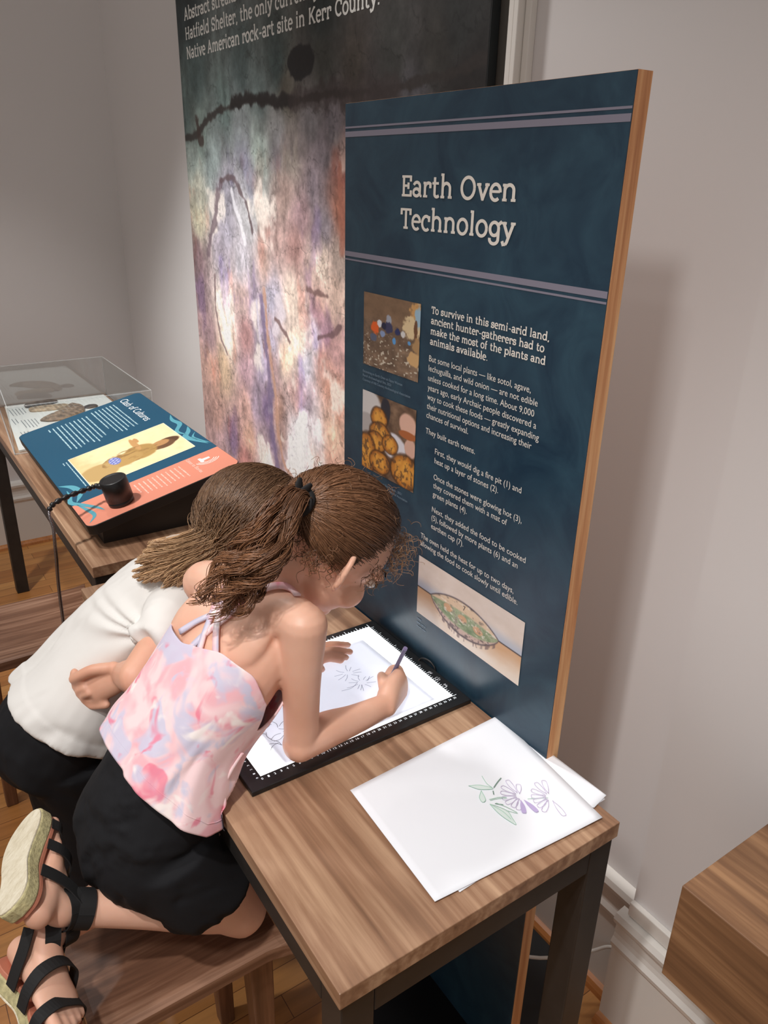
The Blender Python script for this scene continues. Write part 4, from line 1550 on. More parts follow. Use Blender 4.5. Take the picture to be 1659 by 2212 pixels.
hax = LN.copy()
hax /= np.linalg.norm(hax)
lathe('body', hb, hax, [(0.0285, 0.0), (0.0300, 0.0015), (0.0300, 0.009), (0.0288, 0.0095), (0.0288, 0.010), (0.0312, 0.0105), (0.0312, 0.0615), (0.0298, 0.0632), (0.0250, 0.0632), (0.0238, 0.0618)], M_BLACK, HS)
sd = np.array([-0.70, 0.62, -0.02])
lathe('cable_gland', hb + hax * 0.040 + sd * 0.030, sd / np.linalg.norm(sd), [(0.0075, 0), (0.0075, 0.014), (0.006, 0.016)], M_BLACK, HS, 16)
cp0 = hb + hax * 0.040 + sd * 0.046
cab = np.array([cp0, cp0 + sd * 0.018 + [0, 0, -0.004], (-0.440, 1.262, 0.105), (-0.447, 1.245, 0.050), (-0.4475, 1.262, -0.020), (-0.4470, 1.295, -0.110), (-0.446, 1.315, -0.20), (-0.445, 1.33, -0.34), (-0.43, 1.35, -0.55), (-0.40, 1.40, -0.70), (-0.36, 1.46, -0.737)])
P = catmull(cab, 40)
ns = len(P)
# the strain relief sleeve: thick spiral at the start
k1 = 90
rib = 0.0052 + 0.0012 * np.sign(np.sin(np.arange(k1) * 0.9))
V, F = strands(P[None, :k1], [1.0], [1.0], 10)
V = V.reshape(k1, 10, 3)
V = P[:k1, None] + (V - P[:k1, None]) * rib[:, None, None]
child(link('strain_relief', mesh_np('strain_relief', V.reshape(-1, 3), F), M_BLACK, None, True), HS)
Pd = catmull(cab, 90)
seg = np.r_[0, np.cumsum(np.linalg.norm(np.diff(Pd, axis=0), axis=1))]
nn_ = 900
s_ = np.linspace(seg[200], seg[-1], nn_)
P2 = np.stack([np.interp(s_, seg, Pd[:, i]) for i in range(3)], axis=1)
V, F = strands(P2[None], [1.0], [1.0], 8)
V = V.reshape(nn_, 8, 3)
rb = 0.0036 + 0.0006 * np.sin(s_ / 0.0034 * 2 * math.pi)
V = P2[:, None] + (V - P2[:, None]) * rb[:, None, None]
child(link('armoured_cable', mesh_np('armoured_cable', V.reshape(-1, 3), F), plain('brushed_steel', (150, 146, 150), 0.28, 1.0), None, True), HS)['label'] = 'ribbed steel cable'

# ------------------------------------------------------------------ clear case with stone pieces
M_CLEAR, N_, L_, b_ = new_mat('clear_acrylic')
N_.remove(b_)
gl = N_.new('ShaderNodeBsdfGlossy')
gl.inputs['Roughness'].default_value = 0.02
gl.inputs['Color'].default_value = (0.95, 0.97, 1.0, 1)
tp = N_.new('ShaderNodeBsdfTransparent')
tp.inputs['Color'].default_value = (0.965, 0.975, 0.97, 1)
mx_ = N_.new('ShaderNodeMixShader')
mx_.inputs[0].default_value = 0.06
L_.new(tp.outputs[0], mx_.inputs[1])
L_.new(gl.outputs[0], mx_.inputs[2])
L_.new(mx_.outputs[0], N_['Material Output'].inputs['Surface'])
M_EDGE, N_, L_, b_ = new_mat('polished_acrylic_edge')
N_.remove(b_)
gl = N_.new('ShaderNodeBsdfDiffuse')
gl.inputs['Color'].default_value = (0.86, 0.88, 0.88, 1)
tp = N_.new('ShaderNodeBsdfTransparent')
mx_ = N_.new('ShaderNodeMixShader')
mx_.inputs[0].default_value = 0.22
L_.new(tp.outputs[0], mx_.inputs[1])
L_.new(gl.outputs[0], mx_.inputs[2])
L_.new(mx_.outputs[0], N_['Material Output'].inputs['Surface'])
CASE = thing('display_case', 'low clear acrylic display case on the far end of the walnut table', 'display case', (-0.18, 2.28, 0.0))
cq = [(-0.398, 1.992), (0.036, 1.992), (0.042, 2.578), (-0.345, 2.578)]
H = 0.146
for i in range(4):
    a, b = np.array(cq[i]), np.array(cq[(i + 1) % 4])
    n = np.array([b[1] - a[1], a[0] - b[0]])
    n = n / np.linalg.norm(n) * 0.003
    bm = bmesh.new()
    vs = [bm.verts.new((*p, z)) for z in (0.0004, H) for p in (a, b, b - n, a - n)]
    for f in ((0, 3, 2, 1), (4, 5, 6, 7), (0, 1, 5, 4), (1, 2, 6, 5), (2, 3, 7, 6), (3, 0, 4, 7)):
        bm.faces.new([vs[q] for q in f])
    bm_obj('wall_pane', bm, M_CLEAR, CASE)
extrude_poly('lid', cq, H, H + 0.004, M_CLEAR, CASE)
for i in range(4):
    a, b = np.array(cq[i]), np.array(cq[(i + 1) % 4])
    P = np.array([(*a, H + 0.002), (*(a * .5 + b * .5), H + 0.002), (*b, H + 0.002)])
    V, F = strands(P[None], [0.0016], [0.0016], 6)
    child(link('polished_edge', mesh_np('polished_edge', V, F), M_EDGE), CASE)
    P = np.array([(*a, 0.002), (*a, 0.07), (*a, H)])
    V, F = strands(P[None], [0.0016], [0.0016], 6)
    child(link('polished_edge', mesh_np('polished_edge', V, F), M_EDGE), CASE)
    P = np.array([(*a, 0.003), (*(a * .5 + b * .5), 0.003), (*b, 0.003)])
    V, F = strands(P[None], [0.0024], [0.0024], 6)
    child(link('polished_edge', mesh_np('polished_edge', V, F), M_EDGE), CASE)
CARD = tag(extrude_poly('label_card', [(-0.382, 2.016), (0.020, 2.016), (0.026, 2.560), (-0.328, 2.560)], 0.0004, 0.006, plain('white_card', (240, 241, 238), 0.6)), 'white label card with small grey print under the clear case', 'card')
tl = []
for k, (x, y, w, n_) in enumerate(((-0.322, 2.505, 0.10, 5), (-0.336, 2.375, 0.085, 2), (-0.312, 2.345, 0.105, 5), (-0.340, 2.205, 0.090, 3), (-0.300, 2.190, 0.090, 4))):
    v, f = word_bars(0, 0, w, n_, 0.011, 0.0042, 90 + k)
    tl.append((np.stack([x + (-v[:, 1]) * 1.0, y - v[:, 0]], axis=1), f))
M_GP = plain('grey_print', (128, 130, 136), 0.7)
for part_ in tl:
    place2d('small_print', part_, (0, 0, 0.0064), (1, 0, 0), (0, 1, 0), M_GP, CARD)


def stone(name, outline, z0, th, mat, label):
    """knapped stone piece: outline swelling to a ridge"""
    P = catmull(np.vstack([outline, outline[:1]]), 4)[:-1]
    c = P.mean(axis=0)
    V, F = [], []
    n = len(P)
    lv = ((1.0, 0.0), (1.03, 0.35), (0.9, 0.75), (0.62, 1.0), (0.25, 1.06))
    for s, h in lv:
        for i, p in enumerate(P):
            q = c + (p - c) * s
            V.append((*q, z0 + th * h * (1 + 0.22 * (vnoise(np.array([q[0] * 60]), np.array([q[1] * 60]), 5)[0] - .5))))
    for k in range(len(lv) - 1):
        for i in range(n):
            F.append((k * n + i, k * n + (i + 1) % n, (k + 1) * n + (i + 1) % n, (k + 1) * n + i))
    F.append(tuple(range(n))[::-1])
    F.append(tuple(range((len(lv) - 1) * n, len(lv) * n)))
    return tag(link(name, mesh_np(name, V, F), mat), label, 'stone tool', 'stone pieces in the clear case')


M_ST1 = plain('brown_grey_stone', (140, 118, 98), 0.7, var=0.25, vscale=60, bump=0.5, bscale=120)
M_ST2 = plain('tan_stone', (170, 148, 122), 0.7, var=0.25, vscale=60, bump=0.5, bscale=120)
M_ST3 = plain('dark_stone', (92, 80, 72), 0.6, var=0.25, vscale=60, bump=0.5, bscale=120)
stone('stone_knife', np.array([(-.258, 2.300), (-.215, 2.335), (-.172, 2.388), (-.130, 2.440), (-.111, 2.458), (-.090, 2.420), (-.098, 2.360), (-.122, 2.318), (-.170, 2.285), (-.230, 2.278)]), 0.0062, 0.016, M_ST1, 'leaf shaped brown stone knife, widest piece in the clear case')
stone('stone_bar', np.array([(-.262, 2.470), (-.205, 2.476), (-.132, 2.462), (-.130, 2.425), (-.200, 2.420), (-.260, 2.432)]), 0.0062, 0.012, M_ST2, 'straight tan stone bar lying behind the stone knife')
stone('stone_bar', np.array([(-.268, 2.520), (-.215, 2.530), (-.160, 2.545), (-.155, 2.520), (-.200, 2.498), (-.262, 2.494)]), 0.0062, 0.014, M_ST3, 'dark slender stone bar at the back of the clear case')
stone('stone_flake', np.array([(-.092, 2.400), (-.066, 2.420), (-.040, 2.412), (-.045, 2.390), (-.075, 2.382)]), 0.0062, 0.008, M_ST3, 'small grey green stone flake beside the stone knife')

# ------------------------------------------------------------------ white cord looping along the wall
tube('power_cord', [(0.030, 0.330, -0.640), (0.085, 0.300, -0.640), (0.17, 0.235, -0.655), (0.25, 0.185, -0.640), (0.274, 0.160, -0.615), (0.277, 0.140, -0.595), (0.277, 0.132, -0.560), (0.2765, 0.128, -0.515), (0.262, 0.125, -0.490)], 0.0036, M_CORDWHITE)
tag(bpy.data.objects['power_cord'], 'white power cord looping from behind the board to the wall corner', 'cord')
# ------------------------------------------------------------------ people
def nrm(v):
    v = np.asarray(v, float)
    return v / np.linalg.norm(v)


def ortho(fwd, up):
    f = nrm(fwd)
    l = nrm(np.cross(nrm(up), f))      # left
    u = np.cross(f, l)
    return f, l, u


def skin_mat(name, c, c2):
    mt, N, L, b = new_mat(name)
    tc = N.new('ShaderNodeTexCoord')
    nz = N.new('ShaderNodeTexNoise')
    nz.inputs['Scale'].default_value = 14
    nz.inputs['Detail'].default_value = 4
    rp = N.new('ShaderNodeValToRGB')
    rp.color_ramp.elements[0].position, rp.color_ramp.elements[1].position = 0.35, 0.68
    rp.color_ramp.elements[0].color, rp.color_ramp.elements[1].color = rgba(c), rgba(c2)
    L.new(tc.outputs['Object'], nz.inputs['Vector'])
    L.new(nz.outputs['Fac'], rp.inputs['Fac'])
    L.new(rp.outputs['Color'], b.inputs['Base Color'])
    b.inputs['Roughness'].default_value = 0.48
    b.inputs['Subsurface Weight'].default_value = 0.18
    b.inputs['Subsurface Radius'].default_value = (1.0, 0.35, 0.2)
    b.inputs['Subsurface Scale'].default_value = 0.008
    return mt


M_SKIN = skin_mat('tanned_skin', (226, 172, 146), (234, 186, 162))
M_SKIN2 = skin_mat('tanned_skin_darker', (216, 160, 134), (226, 174, 148))
M_HAIR1 = vcol_mat('curly_brown_hair', 0.36, spec=0.5)
M_HAIR2 = vcol_mat('straight_brown_hair', 0.36, spec=0.45)
M_CLOTHBLACK = plain('black_jersey', (25, 25, 28), 0.85, spec=0.25, bump=0.05, bscale=900)
M_CLOTHWHITE = plain('off_white_cotton', (232, 229, 225), 0.85, spec=0.2, bump=0.04, bscale=900)
M_STRAP = plain('black_elastic', (22, 21, 22), 0.75, bump=0.1, bscale=1200)
M_CORKSIDE = plain('jute_side', (186, 176, 132), 0.85, var=0.12, vscale=120, bump=0.6, bscale=260)
M_OUTSOLE = wood('pale_outsole', 0, (196, 182, 154), (222, 212, 188), (236, 228, 208), 2.2, 0.8)
M_INSOLE = plain('tan_leather', (190, 120, 96), 0.55)
M_NAIL = plain('toe_nail', (150, 70, 66), 0.3)


def tie_dye():
    mt, N, L, b = new_mat('pink_tie_dye')
    tc = N.new('ShaderNodeTexCoord')

    def nz(scale, off, dist=1.0):
        mp = N.new('ShaderNodeMapping')
        mp.inputs['Location'].default_value = (off, off * 2.1, -off)
        n = N.new('ShaderNodeTexNoise')
        n.inputs['Scale'].default_value = scale
        n.inputs['Detail'].default_value = 2.5
        n.inputs['Distortion'].default_value = dist
        L.new(tc.outputs['Object'], mp.inputs['Vector'])
        L.new(mp.outputs['Vector'], n.inputs['Vector'])
        return n.outputs['Fac']

    def ramp(src, p0, p1):
        r = N.new('ShaderNodeMapRange')
        r.interpolation_type = 'SMOOTHSTEP'
        r.inputs['From Min'].default_value = p0
        r.inputs['From Max'].default_value = p1
        L.new(src, r.inputs['Value'])
        return r.outputs['Result']

    def mix(a, c, f, k=1.0):
        m_ = N.new('ShaderNodeMixRGB')
        if isinstance(a, tuple):
            m_.inputs[1].default_value = rgba(a)
        else:
            L.new(a, m_.inputs[1])
        m_.inputs[2].default_value = rgba(c)
        if k != 1.0:
            mm = N.new('ShaderNodeMath')
            mm.operation = 'MULTIPLY'
            mm.inputs[1].default_value = k
            L.new(f, mm.inputs[0])
            f = mm.outputs[0]
        L.new(f, m_.inputs[0])
        return m_.outputs[0]
    c = mix((246, 214, 216), (238, 180, 188), ramp(nz(15, 0.3), 0.42, 0.62))
    c = mix(c, (200, 200, 222), ramp(nz(19, 4.1), 0.48, 0.62), 0.85)
    c = mix(c, (232, 116, 142), ramp(nz(21, 8.7), 0.57, 0.68), 0.75)
    c = mix(c, (250, 240, 236), ramp(nz(17, 13.3), 0.58, 0.70), 0.9)
    L.new(c, b.inputs['Base Color'])
    b.inputs['Roughness'].default_value = 0.8
    b.inputs['Specular IOR Level'].default_value = 0.2
    return mt


M_TIEDYE = tie_dye()


def head_parts(H, f, l, u, s=1.0):
    """skull, jaw, nose, lips, ears; f forward, l to the person's left, u up"""
    A = (f, l, u)
    P = [ellipsoid(H + u * 0.012 * s - f * 0.006 * s, A, (0.089 * s, 0.071 * s, 0.080 * s), 28, 20),
         ellipsoid(H + f * 0.024 * s - u * 0.045 * s, A, (0.056 * s, 0.053 * s, 0.056 * s), 24, 16),
         ellipsoid(H + f * 0.052 * s - u * 0.082 * s, A, (0.024 * s, 0.026 * s, 0.018 * s), 16, 12),
         ellipsoid(H + f * 0.087 * s - u * 0.036 * s, A, (0.014 * s, 0.011 * s, 0.010 * s), 14, 10),
         ellipsoid(H + f * 0.080 * s - u * 0.022 * s, (nrm(f + u * 0.5), l, nrm(u - f * 0.5)), (0.010 * s, 0.007 * s, 0.020 * s), 12, 10),
         ellipsoid(H + f * 0.073 * s - u * 0.060 * s, A, (0.010 * s, 0.018 * s, 0.006 * s), 14, 10)]
    for sg in (-1, 1):
        P.append(ellipsoid(H + f * 0.050 * s + l * sg * 0.034 * s - u * 0.040 * s, A, (0.028 * s, 0.024 * s, 0.026 * s), 16, 12))   # cheek
        P.append(ellipsoid(H + f * 0.066 * s + l * sg * 0.030 * s + u * 0.006 * s, A, (0.018 * s, 0.024 * s, 0.010 * s), 14, 10))   # brow
    return P


def ear_parts(H, f, l, u, sg, s=1.0, fl=0.55):
    """the ear plate leans back and outwards; its rim is a curl"""
    c = H - f * 0.004 * s + l * sg * 0.071 * s - u * 0.022 * s
    o = nrm(l * sg * fl - f * (1 - fl))          # direction the ear sticks out
    up = nrm(u * 0.95 - f * 0.25)
    th = nrm(np.cross(o, up))
    P = [ellipsoid(c + o * 0.010 * s, (o, up, th), (0.017 * s, 0.026 * s, 0.0058 * s), 18, 10)]
    rim = []
    for t in np.linspace(-60, 215, 14):
        a = math.radians(t)
        rim.append(c + o * (0.009 + 0.0185 * math.cos(a) * (1 if math.cos(a) > 0 else 0.55)) * s + up * 0.029 * math.sin(a) * s + up * 0.002 * s)
    P.append(loft(rim, [0.0052 * s] * len(rim), th, 8, 3))
    P.append(ellipsoid(c + o * 0.006 * s - up * 0.026 * s, (o, up, th), (0.009 * s, 0.009 * s, 0.005 * s), 12, 8))
    return P


def finger(pts, r0, r1, lat=(0.2, 0.5, 0.9)):
    n = len(pts)
    return loft(pts, [r0 + (r1 - r0) * i / (n - 1) for i in range(n)], lat, 10, 4, True, 0.9)


def foot_parts(A, T, N_, s=1.0, side=1):
    """A ankle centre, T toe direction, N_ away from the sole; side +1: big toe on the side T x N_ points away from"""
    T, N_ = nrm(T), nrm(N_)
    S = np.cross(N_, T) * side          # towards the big toe
    def q(x, y, z):
        return A + T * x * s + S * y * s + N_ * z * s
    P = [loft([q(-0.034, -0.001, -0.040), q(-0.010, 0, -0.036), q(0.030, 0.001, -0.034), q(0.070, 0.003, -0.040), q(0.096, 0.004, -0.047)],
              [(0.020 * s, 0.020 * s), (0.024 * s, 0.024 * s), (0.027 * s, 0.024 * s), (0.033 * s, 0.016 * s), (0.031 * s, 0.010 * s)], S, 18, 5),
         loft([q(-0.004, 0, 0.006), q(-0.006, 0, -0.006), q(0.002, 0, -0.030)], [(0.020 * s, 0.021 * s), (0.022 * s, 0.024 * s), (0.023 * s, 0.028 * s)], S, 16, 4),
         loft([q(0.004, 0, 0.0), q(0.036, 0.001, -0.022), q(0.070, 0.003, -0.036)], [(0.020 * s, 0.018 * s), (0.024 * s, 0.018 * s), (0.027 * s, 0.012 * s)], S, 16, 4)]
    for i, (y, x1, r) in enumerate(((0.026, 0.128, 0.0095), (0.011, 0.126, 0.0072), (-0.002, 0.121, 0.0068), (-0.014, 0.114, 0.0064), (-0.025, 0.105, 0.0062))):
        P.append(loft([q(0.084, y * 0.92, -0.046), q((0.084 + x1) / 2, y, -0.046), q(x1, y * 0.98, -0.050)], [r * s * 0.95, r * s, r * s * 0.95], S, 10, 3))
    return P


SOLE = [(-0.052, 0.0), (-0.046, 0.020), (-0.026, 0.028), (0.004, 0.025), (0.030, 0.022), (0.058, 0.029), (0.084, 0.039), (0.108, 0.041), (0.128, 0.034), (0.138, 0.016), (0.134, -0.006), (0.118, -0.026), (0.092, -0.036), (0.060, -0.036), (0.030, -0.031), (0.000, -0.030), (-0.028, -0.028), (-0.046, -0.020)]


def band(path, width_dir, w, t, closed=False):
    """flat strap along a path; width_dir may be one vector or one per point"""
    P = catmull(path, 5)
    n = len(P)
    T = np.gradient(P, axis=0)
    T /= np.linalg.norm(T, axis=1)[:, None] + 1e-12
    Wd = np.asarray(width_dir, float)
    if Wd.ndim == 1:
        Wd = np.tile(Wd, (n, 1))
    else:
        Wd = catmull(Wd, 5)
    Wd = Wd - T * np.sum(Wd * T, axis=1)[:, None]
    Wd /= np.linalg.norm(Wd, axis=1)[:, None] + 1e-12
    Nn = np.cross(T, Wd)
    V = np.concatenate([P + Wd * w / 2 + Nn * t / 2, P - Wd * w / 2 + Nn * t / 2, P - Wd * w / 2 - Nn * t / 2, P + Wd * w / 2 - Nn * t / 2])
    F = []
    for i in range(n - 1):
        for k in range(4):
            a, b_ = k * n + i, ((k + 1) % 4) * n + i
            F.append((a, a + 1, b_ + 1, b_))
    F.append((0, n, 2 * n, 3 * n))
    F.append((n - 1, 4 * n - 1, 3 * n - 1, 2 * n - 1))
    return V, F


def make_sandal(par, A, T, N_, s, side, label):
    T, N_ = nrm(T), nrm(N_)
    S = np.cross(N_, T) * side
    base = A - N_ * 0.058 * s
    M = Matrix.Identity(4)
    for i in range(3):
        M[i][0], M[i][1], M[i][2], M[i][3] = T[i] * s, S[i] * s, N_[i] * s, base[i]
    pts = [tuple(p) for p in catmull(np.vstack([SOLE, SOLE[:1]]), 4)[:-1]]
    if side < 0:
        pts = pts[::-1]
    sd = extrude_poly('sandal', pts, -0.026, -0.006, M_CORKSIDE, par, 0.0025, 2, M)
    sd['label'] = label

    def sub(name, o):
        o.parent = sd
        o.matrix_parent_inverse = (par.matrix_world @ sd.matrix_parent_inverse).inverted() if False else Matrix.Translation(-Vector(par.location)).inverted() @ Matrix.Translation(-Vector(par.location))
        return o
    def q(x, y, z):
        return base + T * x * s + S * y * s + N_ * z * s
    k = 0.965
    o1 = extrude_poly('outsole', [(p[0] * k + 0.0015, p[1] * k) for p in pts], -0.0285, -0.0255, M_OUTSOLE, None, 0.0006, 1, M)
    o2 = extrude_poly('insole', [(p[0] * 0.97 + 0.001, p[1] * 0.97) for p in pts], -0.0062, 0.0005, M_INSOLE, None, 0.001, 1, M)
    for o in (o1, o2):
        o.parent = sd
    def strap(path, wd, w):
        V, F = band(path, wd, w * s, 0.0018 * s)
        o = link('strap', mesh_np('strap', V, F), M_STRAP, None, False)
        o.parent = sd
        return o
    # two straps across the toes and instep, one crossing pair round the ankle
    strap([q(0.098, 0.041, -0.006), q(0.098, 0.040, 0.012), q(0.096, 0.022, 0.0245), q(0.094, 0.002, 0.0250), q(0.092, -0.022, 0.020), q(0.090, -0.035, 0.010), q(0.090, -0.037, -0.006)], T, 0.020)
    strap([q(0.058, 0.036, -0.006), q(0.056, 0.039, 0.020), q(0.054, 0.029, 0.044), q(0.052, 0.002, 0.0545), q(0.050, -0.027, 0.043), q(0.050, -0.038, 0.020), q(0.052, -0.039, -0.006)], T, 0.021)
    strap([q(0.012, 0.028, -0.006), q(0.010, 0.031, 0.020), q(0.006, 0.031, 0.045), q(-0.004, 0.029, 0.070)], T, 0.022)
    strap([q(0.012, -0.032, -0.006), q(0.010, -0.031, 0.020), q(0.006, -0.031, 0.045), q(-0.004, -0.029, 0.070)], T, 0.022)
    return sd


def ankle_strap(sd, c, axis, r, w, tilt=(0, 0, 0)):
    axis = nrm(axis)
    e1 = nrm(np.cross(axis, [0.2, 0.4, 0.9]))
    e2 = np.cross(axis, e1)
    ring = [c + (e1 * math.cos(a) + e2 * math.sin(a)) * r for a in np.linspace(0, 2 * math.pi, 15)]
    V, F = band(ring, axis, w, .0018)
    o = link('strap', mesh_np('strap', V, F), M_STRAP, None, False)
    o.parent = sd


def scalp_mask(d, nape=-0.45, k=2.2, f0=-0.15):
    """d: N x 3 local directions (forward, left, up)"""
    return d[:, 2] > nape + np.maximum(0, d[:, 0] - f0) * k


def hair_colors(n, M_, sides, root, tip, seed, var=0.20):
    r = np.random.default_rng(seed)
    root, tip = linarr(np.array(root)), linarr(np.array(tip))
    w = np.linspace(0, 1, M_)[None, :, None]
    k = r.uniform(1 - var * 1.4, 1 + var * 1.6, (n, 1, 1))
    t = np.clip(w * r.uniform(0.5, 1.2, (n, 1, 1)), 0, 1)
    C = (root * (1 - t) + tip * t) * k
    return np.repeat(C[:, :, None, :], sides, axis=2).reshape(-1, 3)


def hair_obj(name, par, paths, r0, r1, mat, root, tip, seed, sides=3):
    n, M_, _ = paths.shape
    V, F = strands(paths, r0, r1, sides)
    o = link(name, mesh_np(name, V, F, hair_colors(n, M_, sides, root, tip, seed)), mat, None, True)
    child(o, par)
    return o


def push_out(paths, H, A, radii, k=1.0):
    R = np.stack(A)
    q = (paths - H) @ R.T / (np.asarray(radii) * k)
    d = np.linalg.norm(q, axis=-1)
    f = np.where(d < 1, 1 / np.maximum(d, 1e-6), 1.0)
    return H + ((q * f[..., None]) * (np.asarray(radii) * k)) @ R


def rand_dirs(n, seed):
    r = np.random.default_rng(seed)
    v = r.normal(size=(n, 3))
    return v / np.linalg.norm(v, axis=1)[:, None]


def cast_set(me, mats):
    me.materials.clear()
    for q in mats:
        me.materials.append(q)


def bvh_of(me):
    bm = bmesh.new()
    bm.from_mesh(me)
    t = BVHTree.FromBMesh(bm)
    bm.free()
    return t


def hit(tree, px, py, lift=0.002):
    """the point of a body that one photo pixel shows, lifted a little off its skin"""
    d = nrm(CAM_R.T @ np.array([(px - CX) / F_PX, (py - CY) / F_PX, 1.0]))
    loc, no, i, dist = tree.ray_cast(Vector(CAM_POS), Vector(d))
    if loc is None:
        return None, None
    no = np.array(no)
    if no @ d > 0:
        no = -no
    return np.array(loc) + no * lift, no


def press(me, m=0.0):
    """cloth and belly give way where the child leans on the desk edge"""
    n = len(me.vertices)
    co = np.empty(n * 3, dtype=np.float32)
    me.vertices.foreach_get('co', co)
    co = co.reshape(-1, 3)
    z = co[:, 2]
    lim = -0.4490 - m + np.maximum(0, z - (0.006 + m)) * 1.3 + np.maximum(0, -0.074 - z) * 1.3
    k = (co[:, 0] < -0.355) & (co[:, 0] > lim) & (z > -0.13) & (z < 0.075)
    co[k, 0] = lim[k]
    me.vertices.foreach_set('co', co.ravel())
    me.update()
# ================================================================== child in the pink top, kneeling on the stool
G1 = thing('person', 'child with curly ponytail in pink tie-dye top and black shorts kneeling on a stool drawing', 'person', (-0.50, 0.42, -0.29))
pel, wai, che, upp, nkb = [np.array(p) for p in ((-.520, .418, -.060), (-.466, .413, .058), (-.398, .406, .150), (-.340, .408, .214), (-.305, .404, .262))]
shR, shL = np.array((-.312, .318, .243)), np.array((-.372, .515, .238))
latP, latC = nrm((-.10, .99, 0)), nrm(shL - shR)
H1 = np.array((-.222, .388, .318))
f1, l1, u1 = ortho((0.66, -0.02, -0.72), (0.72, -0.10, 0.66))
elR, wrR = np.array((-.316, .326, .044)), np.array((-.153, .347, .031))
elL, wrL = np.array((-.300, .556, .050)), np.array((-.218, .553, .030))
hipR, hipL = np.array((-.510, .366, -.085)), np.array((-.535, .476, -.085))
knR, knL = np.array((-.412, .350, -.253)), np.array((-.430, .500, -.255))
anR, anL = at(136, 1962, 1.060), at(96, 2022, 1.050)

parts = [loft([pel - (wai - pel) * 0.25, pel, wai, che, upp, nkb], [(.080, .066), (.094, .076), (.083, .062), (.090, .062), (.084, .052), (.046, .040)], [latP, latP, latP, latC, latC, latC], 28, 6),
         loft([nkb - (upp - nkb) * -0.3, nkb + (H1 - nkb) * 0.25, H1 - u1 * 0.055 - f1 * 0.030, H1 - u1 * 0.02 - f1 * 0.02], [(.042, .038), (.035, .035), (.034, .035), (.034, .034)], latC, 20, 5),
         # shoulder yoke
         loft([shR, shR * .7 + upp * .3 + [0, 0, .012], upp + [-.004, 0, .016], shL * .7 + upp * .3 + [0, 0, .012], shL], [.031, .033, .036, .033, .031], (0, 0, 1), 18, 5)]
# shoulder blades
for s_ in (shR, shL):
    parts.append(ellipsoid(s_ * .52 + che * .48 + np.array((-.024, 0, .016)), (nrm(upp - che), latC, nrm(np.cross(upp - che, latC))), (.052, .034, .019), 16, 12))
# arms
parts += [loft([shR + [0, 0, .004], shR * .6 + elR * .4 + [-.003, -.003, 0], shR * .25 + elR * .75, elR], [(.033, .034), (.0275, .029), (.0255, .026), (.0245, .025)], (1, 0, 0), 18, 5),
          loft([elR + [-.006, -.002, .0], elR * .75 + wrR * .25 + [0, 0, .004], elR * .4 + wrR * .6, wrR], [(.0255, .025), (.028, .027), (.0225, .023), (.0170, .0200)], (0, 1, 0), 18, 5),
          loft([shL, shL * .5 + elL * .5, elL], [.033, .027, .024], (1, 0, 0), 16, 5),
          loft([elL, elL * .7 + wrL * .3, wrL], [.0245, .0255, .0175], (0, 1, 0), 16, 5)]
# right hand closed round the pencil, resting on its little finger side
hf = nrm((.80, .60, -.02))
hn = nrm((.60, -.79, .12))            # out of the back of the hand
hu = nrm(np.cross(hn, hf))            # towards the thumb side
if hu[2] < 0:
    hu = -hu
K = wrR + hf * 0.066 - hu * 0.005
parts.append(loft([wrR - hf * .006, wrR + hf * .022 + hu * .002, K], [(.0175, .0190), (.0265, .0185), (.0310, .0160)], hu, 18, 5))
g_pt = PT0 + ax * 0.034
for i, (o, r0) in enumerate(((.0205, .0082), (.0070, .0084), (-.0065, .0080), (-.0185, .0072))):
    k0 = K + hu * o - hf * (.004 if i in (0, 3) else 0)
    k1 = k0 + hf * .016 - hn * .016
    k2 = k1 - hf * .010 - hn * .014
    k3 = k2 - hf * .015 + hn * .004
    if i == 3:
        k0, k1, k2, k3 = [q + np.array((0, 0, .004)) for q in (k0, k1, k2, k3)]
    if i == 0:
        k0 = k0 + hf * .011 + hu * .001
        k1 = k0 + hf * .012 - hn * .008 - hu * .002
        k2 = k0 + hf * .022 - hn * .022 - hu * .012
        k3 = k0 + hf * .010 - hn * .028 - hu * .022
    parts.append(finger([k0 - hf * .008, k0, k1, k2, k3], r0 + .0006, r0 * .86))
tb = wrR + hf * .020 + hu * .011 - hn * .008
parts.append(finger([tb - hf * .006, tb, tb + hf * .020 + hu * .008 - hn * .010, tb + hf * .038 + hu * .004 - hn * .018, tb + hf * .046 - hu * .006 - hn * .022], .0105, .0070))
# left hand lying flat on the sheet
lf = nrm((.95, -.30, 0))
ls_ = nrm((.30, .95, 0))
tips = [on_plane(*q, 2, PT + .0075) for q in ((752, 1393), (757, 1408), (748, 1420), (737, 1427))]
Kl = wrL + lf * .045 + [0, 0, -.008]
parts.append(loft([wrL, wrL + lf * .022 + [0, 0, -.003], Kl], [(.0170, .0145), (.0235, .0130), (.0270, .0100)], ls_, 16, 5))
for i, tp_ in enumerate(tips):
    kb = Kl + ls_ * (.021 - .014 * i)
    mid = (kb + tp_) / 2 + np.array((0, 0, .006))
    parts.append(finger([kb - lf * .010, kb, mid, tp_], .0075, .0060))
tb = wrL + lf * .012 - ls_ * .016 + [0, 0, -.004]
parts.append(finger([tb, tb + lf * .018 - ls_ * .014 + [0, 0, -.006], tb + lf * .040 - ls_ * .018 + [0, 0, -.010]], .0092, .0068))
